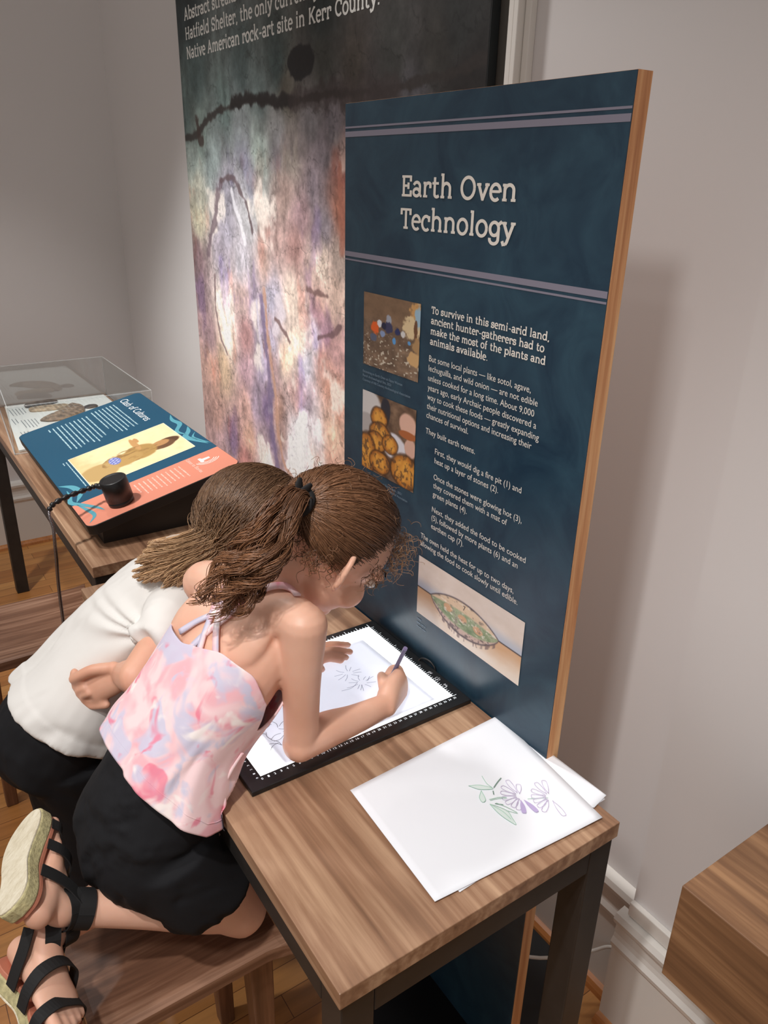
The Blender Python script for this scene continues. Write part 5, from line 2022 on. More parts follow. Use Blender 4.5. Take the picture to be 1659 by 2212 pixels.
# legs
for hp, kn, an in ((hipR, knR, anR), (hipL, knL, anL)):
    parts.append(loft([hp, hp * .6 + kn * .4 + [.006, 0, 0], kn * .85 + hp * .15, kn], [(.066, .066), (.058, .058), (.046, .046), (.041, .040)], (0, 1, 0), 22, 5))
    parts.append(loft([kn + [.006, 0, .004], kn * .75 + an * .25 + [0, 0, .012], kn * .45 + an * .55 + [0, 0, .010], kn * .15 + an * .85, an], [(.039, .036), (.041, .040), (.034, .033), (.024, .024), (.022, .022)], (0, 1, 0), 20, 5))
# feet


def cam_dir(r, u, d):
    return CAM_R[0] * r - CAM_R[1] * u + CAM_R[2] * d


TR, NR = nrm(cam_dir(-.32, .30, .90)), cam_dir(.62, -.65, .437)
NR = nrm(NR - TR * (TR @ NR))
TL, NL = nrm(cam_dir(.75, -.25, -.60)), cam_dir(.40, .91, .12)
NL = nrm(NL - TL * (TL @ NL))
parts += foot_parts(anR, TR, NR, 0.94, 1)
parts += foot_parts(anL, TL, NL, 0.95, -1)
parts += head_parts(H1, f1, l1, u1)
parts += ear_parts(H1, f1, l1, u1, -1, 0.92, 0.62) + ear_parts(H1, f1, l1, u1, 1, 0.92, 0.62)
B1 = voxel_union('body', parts, 0.0030, 4, 0.5)
press(B1)
co_ = np.empty(len(B1.vertices) * 3, dtype=np.float32)
B1.vertices.foreach_get('co', co_)
co_ = co_.reshape(-1, 3)
k_ = (co_[:, 0] > PX0) & (co_[:, 2] < PT + .0026) & (co_[:, 2] > -.03) & (co_[:, 1] > .28)
co_[k_, 2] = PT + .0026
B1.vertices.foreach_set('co', co_.ravel())
B1.update()
body1 = child(link('body', B1, M_SKIN), G1)
T1 = bvh_of(B1)
# eyes and lips
M_EYE = plain('eye_white', (225, 220, 214), 0.2)
M_IRIS = plain('brown_iris', (60, 38, 26), 0.2)
M_LIP = plain('lips', (190, 110, 104), 0.45)
M_LASH = plain('dark_lashes', (46, 32, 26), 0.6)


def face_bits(G, H, f, l, u, s=1.0):
    for sg in (-1, 1):
        c = H + f * .0735 * s + l * sg * .031 * s - u * .009 * s
        e = child(link('eye', mesh_np('eye', *ellipsoid(c, (f, l, u), (.009 * s, .0125 * s, .0075 * s), 16, 12)), M_EYE, None, True), G)
        i = link('iris', mesh_np('iris', *ellipsoid(c + f * .0052 * s - u * .002, (f, l, u), (.0042 * s, .0055 * s, .0052 * s), 14, 10)), M_IRIS, None, True)
        i.parent = e
        P = [c + f * .0075 * s + l * sg * (t * .015) * s + u * (.0065 - .006 * t * t) * s - f * abs(t) * .004 for t in np.linspace(-1, 1, 7)]
        V, F = strands(np.array(P)[None], [.0016], [.0016], 6)
        child(link('eyelash', mesh_np('eyelash', V, F), M_LASH, None, True), G)
        P = [H + f * (.084 - .010 * abs(t)) * s + l * sg * (.031 + t * .018) * s + u * (.012 + .004 * (1 - t * t)) * s for t in np.linspace(-1, 1, 7)]
        V, F = strands(np.array(P)[None], [.0020], [.0012], 6)
        child(link('eyebrow', mesh_np('eyebrow', V, F), M_LASH, None, True), G)
    child(link('lips', mesh_np('lips', *ellipsoid(H + f * .0795 * s - u * .0605 * s, (f, l, u), (.0055 * s, .0160 * s, .0052 * s), 16, 10)), M_LIP, None, True), G)


face_bits(G1, H1, f1, l1, u1)

# ---- pink top: a tube round the trunk, high at the spine, cut away under the arms
SP = catmull(np.vstack([pel, wai, che, upp]), 30)
RW = catmull(np.array([(.104, .084, 0), (.092, .070, 0), (.098, .069, 0), (.094, .060, 0)]), 30)[:, :2]
LT = catmull(np.vstack([latP, latP, latC, latC]), 30)
TT = np.gradient(SP, axis=0)
TT /= np.linalg.norm(TT, axis=1)[:, None]


def trunk_pt(t, th, off=0.0):
    i = np.clip(t, 0, 1) * (len(SP) - 1)
    k = np.minimum(i.astype(int), len(SP) - 2)
    w = (i - k)[:, None]
    c = SP[k] * (1 - w) + SP[k + 1] * w
    r = RW[k] * (1 - w) + RW[k + 1] * w
    tg = TT[k] * (1 - w) + TT[k + 1] * w
    lt = LT[k] * (1 - w) + LT[k + 1] * w
    lt = lt - tg * np.sum(lt * tg, axis=1)[:, None]
    lt /= np.linalg.norm(lt, axis=1)[:, None]
    bk = np.cross(lt, tg)
    bk = np.where((bk[:, :1] > 0), -bk, bk)          # towards the back (-x)
    # squarer than an ellipse
    ct, st = np.cos(th), np.sin(th)
    e = 0.86
    cx_ = np.sign(ct) * np.abs(ct) ** e
    sx_ = np.sign(st) * np.abs(st) ** e
    return c + lt * ((r[:, 0] + off) * cx_)[:, None] + bk * ((r[:, 1] + off) * sx_)[:, None]


nu, nv = 180, 90
th = np.linspace(0, 2 * math.pi, nu, endpoint=False)      # 0 = left side, 90 = back, 180 = right side, 270 = chest
deg = np.degrees(th)


def top_edge(d):
    db = np.abs((d - 128 + 180) % 360 - 180)
    back = 0.800 - 0.085 * np.clip((db - 18) / 30, 0, 1) ** 1.1
    df = np.abs((d - 270 + 180) % 360 - 180)
    front = 0.93 - 0.42 * np.clip(df / 90, 0, 1) ** 1.6
    return np.where(np.sin(np.radians(d)) >= 0, np.maximum(back, 0.60), np.maximum(front, 0.60))


te = top_edge(deg)
te = (np.roll(te, 1) + te + np.roll(te, -1) + np.roll(te, 2) + np.roll(te, -2)) / 5
t0 = 0.185
tv = np.linspace(0, 1, nv)
t0a = 0.185 + 0.085 * np.clip(1 - ((deg - 75 + 180) % 360 - 180) ** 2 / 105.0 ** 2, 0, 1) ** 0.8
Tg = t0a[None, :] + (te[None, :] - t0a[None, :]) * tv[:, None]
Th = np.broadcast_to(th[None, :], Tg.shape)
tf, hf_ = Tg.ravel(), Th.ravel()
n1_ = fbm(hf_ * 2.6 + 5, tf * 3.0, 3, 61)
fold = 0.0035 * np.sin(hf_ * 7 + tf * 9 + n1_ * 6) * sstep(0.6, 0.1, tf) + 0.010 * (n1_ - 0.5) * sstep(0.75, 0.2, tf)
fold += 0.0045 * np.sin((hf_ * 3.1 + tf * 26)) * sstep(0.42, 0.20, tf) * sstep(math.radians(120), math.radians(190), hf_) * sstep(math.radians(330), math.radians(260), hf_)
flare = (0.008 + 0.012 * sstep(math.radians(110), math.radians(170), hf_)) * sstep(0.45, 0.20, tf) + 0.008 * sstep(0.60, 0.2, tf)
V = trunk_pt(tf, hf_, 0.0035 + flare + fold)
# the loose hem hangs lower over the right side
idx = np.arange(nu * nv).reshape(nv, nu)
F = np.stack([idx[:-1, :], np.roll(idx, -1, axis=1)[:-1, :], np.roll(idx, -1, axis=1)[1:, :], idx[1:, :]], axis=-1).reshape(-1, 4)
me = mesh_np('tank_top', V, F)
press(me, .005)
top1 = child(link('tank_top', me, M_TIEDYE, None, True), G1)
sol = top1.modifiers.new('cloth', 'SOLIDIFY')
sol.thickness = 0.003
sol.offset = 1.0
# side seam and hem welt
rim = V.reshape(nv, nu, 3)
seam = [rim[i, int(nu * 196 / 360)] * 1.0 for i in range(2, nv, 6)]
cseam = trunk_pt(np.full(nu, t0), th, 0.0)
hemP = np.vstack([rim[1], rim[1][:1]])
hs_ = mesh_np('hem_seam', *strands(np.array([p + nrm(p - SP[0]) * .0028 for p in np.vstack([rim[7], rim[7][:1]])])[None], [.0010], [.0010], 5))
press(hs_, .0045)
o = link('hem_seam', hs_, M_TIEDYE, None, True)
o.parent = top1
sd_ = np.array([trunk_pt(np.array([t0 + (0.50 - t0) * k]), np.array([math.radians(196 - 8 * k)]), 0.0035 + 0.018 * float(sstep(.36, .185, t0 + (.50 - t0) * k)) + .008 * float(sstep(.60, .2, t0 + (.50 - t0) * k)) + .006)[0] for k in np.linspace(0, 1, 14)])
ss_ = mesh_np('side_seam', *strands(catmull(sd_, 4)[None], [.0030], [.0022], 6))
press(ss_, .004)
o = link('side_seam', ss_, M_TIEDYE, None, True)
o.parent = top1
# straps laid over the back
both = bvh_of(voxel_union('tmp', [(np.array([v.co for v in B1.vertices]), [tuple(p.vertices) for p in B1.polygons])], 0.006, 1))


def laid_strap(pxs, w, tree, lift=0.0035):
    P, W = [], []
    for px, py in catmull(np.array(pxs, float), 4):
        p, no = hit(tree, px, py, lift)
        if p is not None and np.linalg.norm(p - che) < 0.28:
            P.append(p)
            W.append(no)
    P, W = np.array(P), np.array(W)
    for _ in range(3):
        P[1:-1] = (P[:-2] + 2 * P[1:-1] + P[2:]) / 4
        W[1:-1] = (W[:-2] + 2 * W[1:-1] + W[2:]) / 4
    T = np.gradient(P, axis=0)
    wd = np.cross(W, T)
    V, F = [], []
    n = len(P)
    T /= np.linalg.norm(T, axis=1)[:, None]
    wd /= np.linalg.norm(wd, axis=1)[:, None]
    W /= np.linalg.norm(W, axis=1)[:, None]
    th_ = .0011
    V = np.concatenate([P + wd * w / 2 + W * th_, P - wd * w / 2 + W * th_, P - wd * w / 2 - W * th_ * 2, P + wd * w / 2 - W * th_ * 2])
    F = []
    for i in range(n - 1):
        for k in range(4):
            F.append((k * n + i, k * n + i + 1, ((k + 1) % 4) * n + i + 1, ((k + 1) % 4) * n + i))
    F += [(0, n, 2 * n, 3 * n), (n - 1, 4 * n - 1, 3 * n - 1, 2 * n - 1)]
    o = link('shoulder_strap', mesh_np('shoulder_strap', V, F), M_TIEDYE, None, True)
    o.parent = top1
    return o


laid_strap([(404, 1412), (424, 1392), (452, 1365), (490, 1336), (530, 1302), (562, 1278), (596, 1266), (622, 1270), (642, 1290)], .0095, both, .0035)
laid_strap([(394, 1366), (418, 1352), (440, 1341), (466, 1330), (492, 1312), (520, 1286)], .0085, both, .0055)
laid_strap([(428, 1432), (437, 1400), (446, 1370), (458, 1340), (468, 1310), (474, 1285)], .0085, both, .0050)
laid_strap([(470, 1432), (471, 1398), (472, 1366), (478, 1332), (484, 1300), (490, 1270)], .0085, both, .0070)

# ---- black shorts
sp_ = [loft([pel + (wai - pel) * .85, pel + (wai - pel) * .35, pel - (wai - pel) * .20, (hipR + hipL) / 2 + [0.0, 0, -.050]], [(.094, .074), (.104, .084), (.112, .088), (.100, .082)], latP, 28, 6)]
for hp, kn, k_ in ((hipR, knR, 1.0), (hipL, knL, .97)):
    a = hp * .45 + kn * .55 + np.array((-.012, 0, .006))
    sp_.append(loft([hp + [.002, 0, .02], hp * .72 + kn * .28 + [-.002, 0, 0], a], [(.076 * k_, .074 * k_), (.078 * k_, .076 * k_), (.078 * k_, .080 * k_)], (0, 1, 0), 24, 5, True, 0.12))
S1 = voxel_union('shorts', sp_, 0.0045, 6, 0.5)


def wr1(co, no):
    a = fbm(co[:, 1] * 22 + co[:, 2] * 9, co[:, 0] * 14 + co[:, 2] * 12, 4, 71) - .5
    b_ = np.sin(co[:, 1] * 60 + co[:, 2] * 38 + a * 10)
    return a * .016 + b_ * .0022


displace(S1, wr1)
press(S1, .001)
child(link('shorts', S1, M_CLOTHBLACK), G1)

# ---- sandals
sdR = make_sandal(G1, anR, TR, NR, 0.94, 1, 'upper sandal showing its pale outsole')
sdL = make_sandal(G1, anL, TL, NL, 0.95, -1, 'lower sandal hanging with its toes towards the floor')

for sd, an, kn in ((sdR, anR, knR), (sdL, anL, knL)):
    dk = nrm(kn - an)
    ankle_strap(sd, an + dk * .026, dk, .0262, .022)
    ankle_strap(sd, an + dk * .006, nrm(dk + (TR if sd is sdR else TL) * .45), .0270, .020)

# ---- curly hair pulled up to a ponytail
AX1 = (f1, l1, u1)
RAD1 = np.array((.097, .079, .088))
HC1 = H1 + u1 * .012 - f1 * .006
tie_px = at(652, 1088, 1.02)
tie_dir = nrm((tie_px - HC1) @ np.stack(AX1).T / RAD1)
tie = HC1 + (tie_dir * RAD1 * 1.04) @ np.stack(AX1)
# under-layer so that no scalp shows
V, F = ellipsoid(HC1, AX1, RAD1 * .985, 48, 36)
loc = (V - HC1) @ np.stack(AX1).T / RAD1
loc /= np.linalg.norm(loc, axis=1)[:, None]
mk = scalp_mask(loc, -0.42, 2.0, -0.10)
F = [q for q in F if len(q) == 4 and all(mk[i] for i in q)] + [q for q in F if len(q) > 4 and all(mk[i] for i in q)]
cap_c = np.tile(linarr(np.array((70, 46, 32))), (len(V), 1))
hair1 = child(link('hair', mesh_np('hair', V, F, cap_c), M_HAIR1, None, True), G1)


def add_hair(par, nm, paths, r0, r1, mat, root, tip, seed, sides=3):
    n, M_, _ = paths.shape
    V, F = strands(paths, r0, r1, sides)
    o = link(nm, mesh_np(nm, V, F, hair_colors(n, M_, sides, root, tip, seed)), mat, None, True)
    o.parent = par
    return o


D = rand_dirs(16000, 5)
D = D[scalp_mask(D, -0.44, 2.0, -0.10)][:7000]
M_ = 14
rr = np.random.default_rng(4)
tj = nrm(tie_dir)[None] + rr.normal(size=D.shape) * .05
tj /= np.linalg.norm(tj, axis=1)[:, None]
om = np.arccos(np.clip(np.sum(D * tj, axis=1), -.9995, .9995))[:, None, None]
tt = np.linspace(0, 1, M_)[None, :, None]
Q = (np.sin((1 - tt) * om) * D[:, None] + np.sin(tt * om) * tj[:, None]) / np.sin(om)
hgt = 1.0 + .035 * np.sin(tt * math.pi) * rr.uniform(.2, 1.3, (len(D), 1, 1)) + rr.uniform(0, .03, (len(D), 1, 1))
wav = rr.normal(size=(len(D), 1, 3)) * .012 * np.sin(tt * 9 + rr.uniform(0, 6, (len(D), 1, 1)))
Q = Q * hgt + wav
paths = HC1 + (Q * RAD1) @ np.stack(AX1)
add_hair(hair1, 'pulled_back_strands', paths, .00055, .0005, M_HAIR1, (92, 62, 44), (150, 106, 74), 9)
# ponytail: loose curls falling over the shoulder blades
tail = np.array([tie, at(634, 1078, 1.0), at(604, 1122, .985), at(576, 1176, .975), at(536, 1226, .975), at(496, 1270, .985), at(466, 1318, 1.0)])
TC = catmull(tail, 8)
n = 1300
Mt = 46
s_ = np.linspace(0, 1, Mt)
base = np.stack([np.interp(s_, np.linspace(0, 1, len(TC)), TC[:, i]) for i in range(3)], axis=1)
Tg_ = np.gradient(base, axis=0)
Tg_ /= np.linalg.norm(Tg_, axis=1)[:, None]
E1 = np.cross(Tg_, [0.3, -.5, .8])
E1 /= np.linalg.norm(E1, axis=1)[:, None]
E2 = np.cross(Tg_, E1)
spread = .010 + .021 * np.sin(np.clip(s_ * 1.1, 0, 1) * math.pi * .62)
NL_ = 46
lk = rr.integers(0, NL_, n)
ang = rr.uniform(0, 2 * math.pi, NL_)[lk]
rad_ = np.sqrt(rr.uniform(0, 1, NL_))[lk]
ln = rr.uniform(.50, 1.06, NL_)[lk] * rr.uniform(.93, 1.04, n)
ph = rr.uniform(0, 6.28, NL_)[lk] + rr.normal(size=n) * .35
fq = rr.uniform(2.2, 5.0, NL_)[lk] * 2 * math.pi * rr.uniform(.97, 1.03, n)
cr = rr.uniform(.0045, .0145, NL_)[lk] * rr.uniform(.8, 1.2, n)
jit = rr.normal(size=(n, 3)) * .0022
P = np.empty((n, Mt, 3))
for i in range(n):
    ss = np.clip(s_ * ln[i], 0, 1)
    b0 = np.stack([np.interp(ss, s_, base[:, k]) for k in range(3)], axis=1)
    e1 = np.stack([np.interp(ss, s_, E1[:, k]) for k in range(3)], axis=1)
    e2 = np.stack([np.interp(ss, s_, E2[:, k]) for k in range(3)], axis=1)
    sp = np.interp(ss, s_, spread)[:, None]
    lock = ang[i]
    c_ = cr[i] * (sstep(0.02, .9, ss) * 1.1)[:, None]
    b0 = b0 + jit[i]
    P[i] = b0 + (e1 * math.cos(lock) + e2 * math.sin(lock)) * sp * rad_[i] + e1 * c_ * np.cos(fq[i] * ss + ph[i])[:, None] + e2 * c_ * np.sin(fq[i] * ss + ph[i])[:, None]
add_hair(hair1, 'ponytail', P, .0008, .0004, M_HAIR1, (98, 66, 46), (154, 108, 76), 12)
# frizz: little curls along the hairline and nape, and fly-aways


def curls(n, centers, spread_, length, rad, turns, seed, root, tip, r0=.0007, drift=None):
    r = np.random.default_rng(seed)
    Mc = 40
    s = np.linspace(0, 1, Mc)
    out = np.empty((n, Mc, 3))
    for i in range(n):
        c = centers[r.integers(len(centers))] + r.normal(size=3) * spread_
        d = nrm((c - HC1) * .5 + r.normal(size=3) * .035 + (drift if drift is not None else 0))
        e1 = nrm(np.cross(d, r.normal(size=3)))
        e2 = np.cross(d, e1)
        L = length * r.uniform(.5, 1.3)
        a = r.uniform(0, 6.28) + s * turns * r.uniform(.6, 1.4) * 2 * math.pi
        rr2 = rad * r.uniform(.5, 1.4) * (0.25 + s)
        out[i] = c + np.outer(s, d) * L + np.outer(np.cos(a) * rr2, e1) + np.outer(np.sin(a) * rr2, e2)
    return add_hair(hair1, 'frizzy_curls', out, r0, .0003, M_HAIR1, root, tip, seed)


def surf(dirs, k=1.0):
    dirs = np.array(dirs, float)
    dirs /= np.linalg.norm(dirs, axis=1)[:, None]
    return HC1 + (dirs * RAD1 * k) @ np.stack(AX1)


front = surf([(.80, -.2, .62), (.85, -.4, .45), (.75, -.55, .35), (.9, 0, .5), (.62, -.65, .42), (.88, -.15, .6), (.7, -.3, .75), (.9, .2, .5), (.52, -.72, .30)])
curls(120, front, .009, .024, .0055, 1.5, 31, (110, 78, 54), (170, 128, 90), .00055, f1 * .05 - np.array((0, 0, .02)))
temple = surf([(.45, -.85, .10), (.40, -.9, .0), (.5, -.8, .2), (.42, -.88, -.1)], 1.0)
curls(36, temple, .008, .026, .004, 1.5, 33, (84, 56, 38), (130, 92, 64), .0006, -u1 * .06)
nape = surf([(-.75, -.5, -.42), (-.5, -.75, -.42), (-.9, -.2, -.40), (-.6, -.6, -.46), (-.3, -.85, -.38)], 1.0)
curls(90, nape, .010, .024, .004, 1.5, 34, (84, 56, 38), (140, 98, 66), .0006, -u1 * .05)
allv = surf(D[:400].tolist(), 1.03)
curls(80, allv, .004, .016, .005, 1.0, 35, (96, 64, 44), (150, 108, 76), .00045)
# knotted dark hair tie
nr = nrm(tie - HC1)
e1 = nrm(np.cross(nr, [0, 0, 1]))
e2 = np.cross(nr, e1)
ringp = np.array([tie + nr * .004 + (e1 * math.cos(a) + e2 * math.sin(a)) * .016 for a in np.linspace(0, 2 * math.pi, 15)])
Vt, Ft = strands(catmull(ringp, 3)[None], [.0065], [.0065], 10)
knot = [(Vt, [tuple(q) for q in Ft])]
for k_, (dx, dy) in enumerate(((.020, .018), (.006, .026))):
    knot.append(loft([tie + nr * .006, tie + nr * .014 + np.array(CAM_R[0]) * dx * .5 - np.array(CAM_R[1]) * dy * .5, tie + nr * .016 + np.array(CAM_R[0]) * dx - np.array(CAM_R[1]) * dy], [(.007, .005), (.009, .004), (.004, .002)], nr, 10, 4))
Vk, Fk = merge(knot)
o = link('hair_tie', mesh_np('hair_tie', Vk, Fk), plain('black_hair_tie', (24, 21, 22), 0.8), None, True)
o.parent = hair1
# ================================================================== child in the white shirt, standing bent over the desk
G2 = thing('person', 'child with straight brown hair in white shirt and black trousers leaning over the desk', 'person', (-0.55, 0.82, FZ))
BK = CAM_R[2] * -.038
pel, wai, che, upp, nkb = [np.array(p) + BK for p in ((-.530, .800, -.105), (-.462, .790, -.005), (-.388, .765, .075), (-.330, .735, .130), (-.295, .705, .170))]
shR, shL = np.array((-.350, .645, .140)), np.array((-.300, .840, .120))
latP, latC = nrm((.05, 1, 0)), nrm(shL - shR)
H2 = np.array((-.236, .630, .252))
f2, l2, u2 = ortho((0.80, -0.25, -0.55), (0.52, -0.18, 0.80))
elR, wrR = at(292, 1462, 1.200), at(262, 1456, 1.262)
elL, wrL = np.array((-.240, .860, .040)), np.array((-.150, .740, .035))
hipR, hipL = np.array((-.545, .745, -.150)), np.array((-.545, .860, -.150))
knR, knL = np.array((-.560, .770, -.44)), np.array((-.545, .885, -.44))
anR, anL = np.array((-.585, .790, -.70)), np.array((-.570, .900, -.70))
parts = [loft([pel, wai, che, upp, nkb], [(.095, .078), (.085, .066), (.092, .066), (.085, .056), (.045, .040)], [latP, latP, latC, latC, latC], 26, 6),
         loft([nkb, nkb * .5 + H2 * .5 - [0, 0, .01], H2 - u2 * .03 - f2 * .02], [.036, .033, .034], latC, 18, 5),
         loft([shR, upp + [0, 0, .012], shL], [.031, .036, .031], (0, 0, 1), 16, 6),
         loft([shR, shR * .5 + elR * .5, elR], [(.034, .034), (.030, .030), (.027, .026)], (0, 0, 1), 18, 5),
         loft([elR + nrm(elR - wrR) * .004, elR * .6 + wrR * .4, wrR], [(.027, .026), (.026, .025), (.0185, .0165)], (0, 0, 1), 18, 5),
         loft([shL, shL * .5 + elL * .5, elL], [.033, .028, .024], (1, 0, 0), 16, 5),
         loft([elL, elL * .6 + wrL * .4, wrL], [.024, .024, .017], (0, 0, 1), 16, 5)]
for hp, kn, an in ((hipR, knR, anR), (hipL, knL, anL)):
    parts.append(loft([hp, (hp + kn) / 2, kn, (kn + an) / 2, an], [.070, .060, .044, .040, .026], (0, 1, 0), 20, 5))
    parts += foot_parts(an, (1, 0, 0), (0, 0, 1), 1.0, 1)
# right hand behind the back: thumb uppermost, fingers curled
hd = nrm(at(170, 1470, 1.276) - at(262, 1456, 1.262))
dn = nrm(at(215, 1520, 1.255) - at(215, 1460, 1.255))
dn = nrm(dn - hd * (dn @ hd))
ot = np.cross(hd, dn)
ot = ot if ot @ (CAM_POS - wrR) > 0 else -ot            # towards the viewer
K = wrR + hd * .052 + dn * .016
parts.append(loft([wrR - hd * .012, wrR + hd * .016 + dn * .007, K], [(.0180, .0160), (.0250, .0165), (.0265, .0135)], dn, 18, 5))
for i, (o_, r0, c1) in enumerate(((-.005, .0078, 0), (.0085, .0078, .003), (.0205, .0074, .004), (.0300, .0066, .004))):
    k0 = K + dn * o_ - hd * (.010 * (i == 3) + .004 * (i == 2))
    k1 = k0 + hd * .026 - dn * .002 - ot * .004
    k2 = k1 + hd * .003 - dn * .018 + ot * .010
    k3 = k2 - hd * .016 - dn * .004 + ot * .006
    if i == 0:
        k3 = k2 - hd * .003 - dn * .007 + ot * .001
    parts.append(finger([k0 - hd * .008, k0, k1, k2, k3], r0, r0 * .84))
tb = wrR + hd * .012 - dn * .013 + ot * .010
parts.append(finger([tb - hd * .006, tb, tb + hd * .028 - dn * .002 + ot * .006, tb + hd * .052 + dn * .004 + ot * .006, tb + hd * .066 + dn * .008 + ot * .002], .0112, .0088))
# left hand on the desk
lf, ls_ = nrm((.55, -.83, 0)), nrm((.83, .55, 0))
K = wrL + lf * .045 + [0, 0, -.012]
parts.append(loft([wrL, wrL + lf * .02 + [0, 0, -.005], K], [(.017, .015), (.023, .013), (.026, .010)], ls_, 16, 5))
for i in range(4):
    kb = K + ls_ * (.020 - .0135 * i)
    parts.append(finger([kb - lf * .01, kb, kb + lf * .02 + [0, 0, -.002], kb + lf * (.040, .044, .042, .034)[i] + [0, 0, -.009]], .0074, .006))
parts.append(finger([wrL + lf * .01 - ls_ * .016, wrL + lf * .028 - ls_ * .03 + [0, 0, -.010], wrL + lf * .048 - ls_ * .034 + [0, 0, -.018]], .009, .0068))
parts += head_parts(H2, f2, l2, u2)
parts += ear_parts(H2, f2, l2, u2, -1) + ear_parts(H2, f2, l2, u2, 1)
B2 = voxel_union('body', parts, 0.0027, 4, 0.5)
press(B2)
child(link('body', B2, M_SKIN2), G2)
face_bits(G2, H2, f2, l2, u2)

# ---- white shirt with a stitched hem and short sleeves
pd_ = wai - pel
rw = [(.128, .112), (.117, .098), (.103, .082), (.102, .078), (.092, .064), (.056, .047)]
sh_parts = [loft([pel + pd_ * -.02, pel + pd_ * .38, wai, che, upp, nkb], rw, [latP, latP, latP, latC, latC, latC], 30, 6, True, 0.10),
            loft([shR + latC * .02, shR * .62 + elR * .38, shR * .36 + elR * .64], [(.056, .054), (.054, .050), (.050, .043)], (0, 0, 1), 20, 5, True, .08),
            loft([shL - latC * .02, shL * .55 + elL * .45], [.047, .044], (1, 0, 0), 20, 6, True, .1),
            loft([shR, upp + [-.01, 0, .012], shL], [.052, .056, .048], (0, 0, 1), 18, 6)]
S2 = voxel_union('shirt', sh_parts, 0.004, 6, 0.5)
axis2 = nrm(che - pel)


def wr2(co, no):
    t = (co - pel) @ axis2
    lat_ = (co - pel) @ latC
    a = fbm(lat_ * 13 + 3, t * 5 + lat_ * 3, 4, 81) - .5
    r = np.sin(lat_ * 62 + t * 16 + a * 9) * sstep(.30, .10, t)
    d = a * .020 + r * .0035
    # folds gathered towards the arm pit
    q = co - (shR * .35 + elR * .65)
    rr_ = np.linalg.norm(q, axis=1)
    d += .005 * np.sin(np.arctan2(q @ axis2, q @ np.array((0, 0, 1.0))) * 9 + rr_ * 14) * np.exp(-(rr_ / .13) ** 2)
    return d + .0022 * sstep(.030, .022, t) * sstep(-.02, .004, t)


displace(S2, wr2)
press(S2, .001)
shirt = child(link('shirt', S2, M_CLOTHWHITE), G2)

# ---- black wide trousers
tp_ = [loft([pel + pd_ * .15, pel, pel - pd_ * .55], [(.100, .082), (.114, .099), (.112, .106)], latP, 28, 6)]
for hp, kn, an in ((hipR, knR, anR), (hipL, knL, anL)):
    tp_.append(loft([hp + [-.012, 0, 0], hp * .6 + kn * .4, kn, kn * .4 + an * .6, an + [0, 0, .0]], [(.090, .092), (.078, .082), (.074, .076), (.080, .082), (.086, .088)], (0, 1, 0), 24, 6, True, .1))
TRS = voxel_union('trousers', tp_, 0.005, 5, 0.5)
displace(TRS, lambda co, no: (fbm(co[:, 1] * 16, co[:, 2] * 7 + co[:, 0] * 6, 4, 91) - .5) * .022)
press(TRS, .0005)
child(link('trousers', TRS, M_CLOTHBLACK), G2)
for an in (anR, anL):
    V, F = loft([an + [-.045, 0, -.030], an + [.02, 0, -.026], an + [.115, 0, -.034]], [(.030, .018), (.034, .024), (.036, .014)], (0, 1, 0), 18, 5)
    child(link('shoe', mesh_np('shoe', V, F), M_BLACK, None, True), G2)

# ---- straight hair swept over the back
AX2 = (f2, l2, u2)
RAD2 = np.array((.097, .079, .089))
HC2 = H2 + u2 * .012 - f2 * .006
V, F = ellipsoid(HC2, AX2, RAD2 * .99, 48, 36)
loc = (V - HC2) @ np.stack(AX2).T / RAD2
loc /= np.linalg.norm(loc, axis=1)[:, None]
mk = scalp_mask(loc, -0.60, 1.7, -0.05)
F = [q for q in F if all(mk[i] for i in q)]
hair2 = child(link('hair', mesh_np('hair', V, F, np.tile(linarr(np.array((84, 58, 42))), (len(V), 1))), M_HAIR2, None, True), G2)
D = rand_dirs(14000, 15)
D = D[scalp_mask(D, -0.58, 1.7, -0.05)][:6500]
n = len(D)
rr = np.random.default_rng(24)
roots = HC2 + (D * RAD2 * 1.0) @ np.stack(AX2)
tips_px = np.array([(318, 1172), (300, 1198), (290, 1225), (287, 1240), (300, 1262), (330, 1270), (395, 1264), (440, 1250)], float)
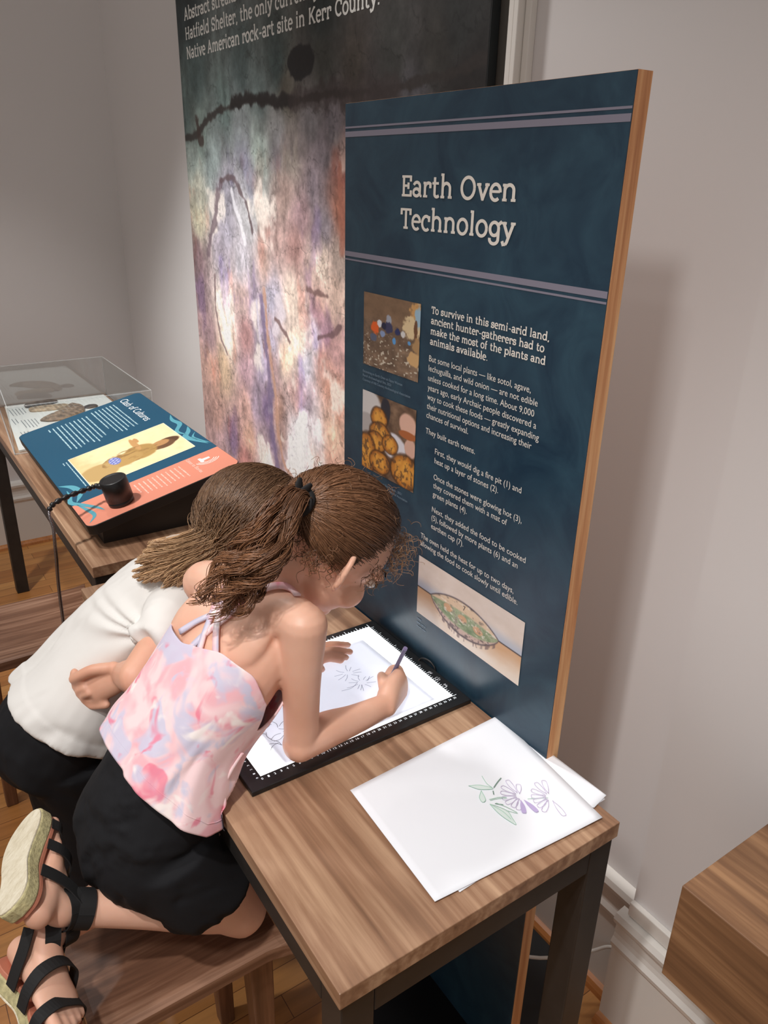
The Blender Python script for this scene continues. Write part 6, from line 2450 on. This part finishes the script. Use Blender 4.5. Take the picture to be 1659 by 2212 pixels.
# hair from nearer the parting lies uppermost
crown = HC2 + (nrm((.15, .1, 1)) * RAD2 * 1.03) @ np.stack(AX2)
key = np.argsort(np.argsort((roots - HC2) @ CAM_R[0] * 1.0 + rr.normal(size=n) * .02)) / n
tpos = np.clip(key * .9 + rr.normal(size=n) * .10, 0, 1)
NC = 44
ck = np.clip((tpos * NC).astype(int), 0, NC - 1)
cl = rr.uniform(.62, 1.06, NC)
lenf = cl[ck] * rr.uniform(.86, 1.02, n)
tpos = (ck + .5) / NC + rr.normal(size=NC)[ck] * .012 + rr.normal(size=n) * .006
tx = np.interp(tpos, np.linspace(0, 1, len(tips_px)), tips_px[:, 0])
ty = np.interp(tpos, np.linspace(0, 1, len(tips_px)), tips_px[:, 1])
tdep = 1.255 + rr.normal(size=n) * .008
tipP = np.array([at(a, b, c) for a, b, c in zip(tx, ty, tdep)])
sh2 = bvh_of(S2)
gn = rr.normal(size=(n, 3))
gat = np.array([at(446 + q[0] * 14, 1182 + (k - .4) * 64 + q[1] * 7, 1.235 + q[2] * .008) for k, q in zip(tpos, gn)])
mid = np.array([at(394 + q[0] * 14, 1206 + (k - .4) * 72 + q[1] * 6, 1.236 + q[2] * .006) for k, q in zip(tpos, gn)])
nor = nrm(np.array(CAM_POS) - HC2)
c1 = roots + ((D * RAD2) @ np.stack(AX2)) * .30 + (gat - roots) * .35
Mh = 22
t_ = np.linspace(0, 1, Mh)
A_ = bezier_strands(roots, c1, gat + (gat - mid) * .6, gat, 12)
tipF = gat + (tipP - gat) * lenf[:, None]
Bz = bezier_strands(gat, gat + (mid - gat) * .7, (mid + tipF) / 2 + rr.normal(size=(n, 3)) * .0018, tipF, 12)
paths = np.concatenate([A_, Bz[:, 1:]], axis=1)
paths = push_out(paths, HC2, AX2, RAD2, rr.uniform(1.010, 1.055, (n, 1, 1)))
paths += (rr.normal(size=(n, 1, 3)) * .0012) * np.linspace(0, 1, paths.shape[1])[None, :, None]
add_hair(hair2, 'swept_strands', paths, .00065, .0005, M_HAIR2, (98, 70, 51), (208, 168, 126), 44)
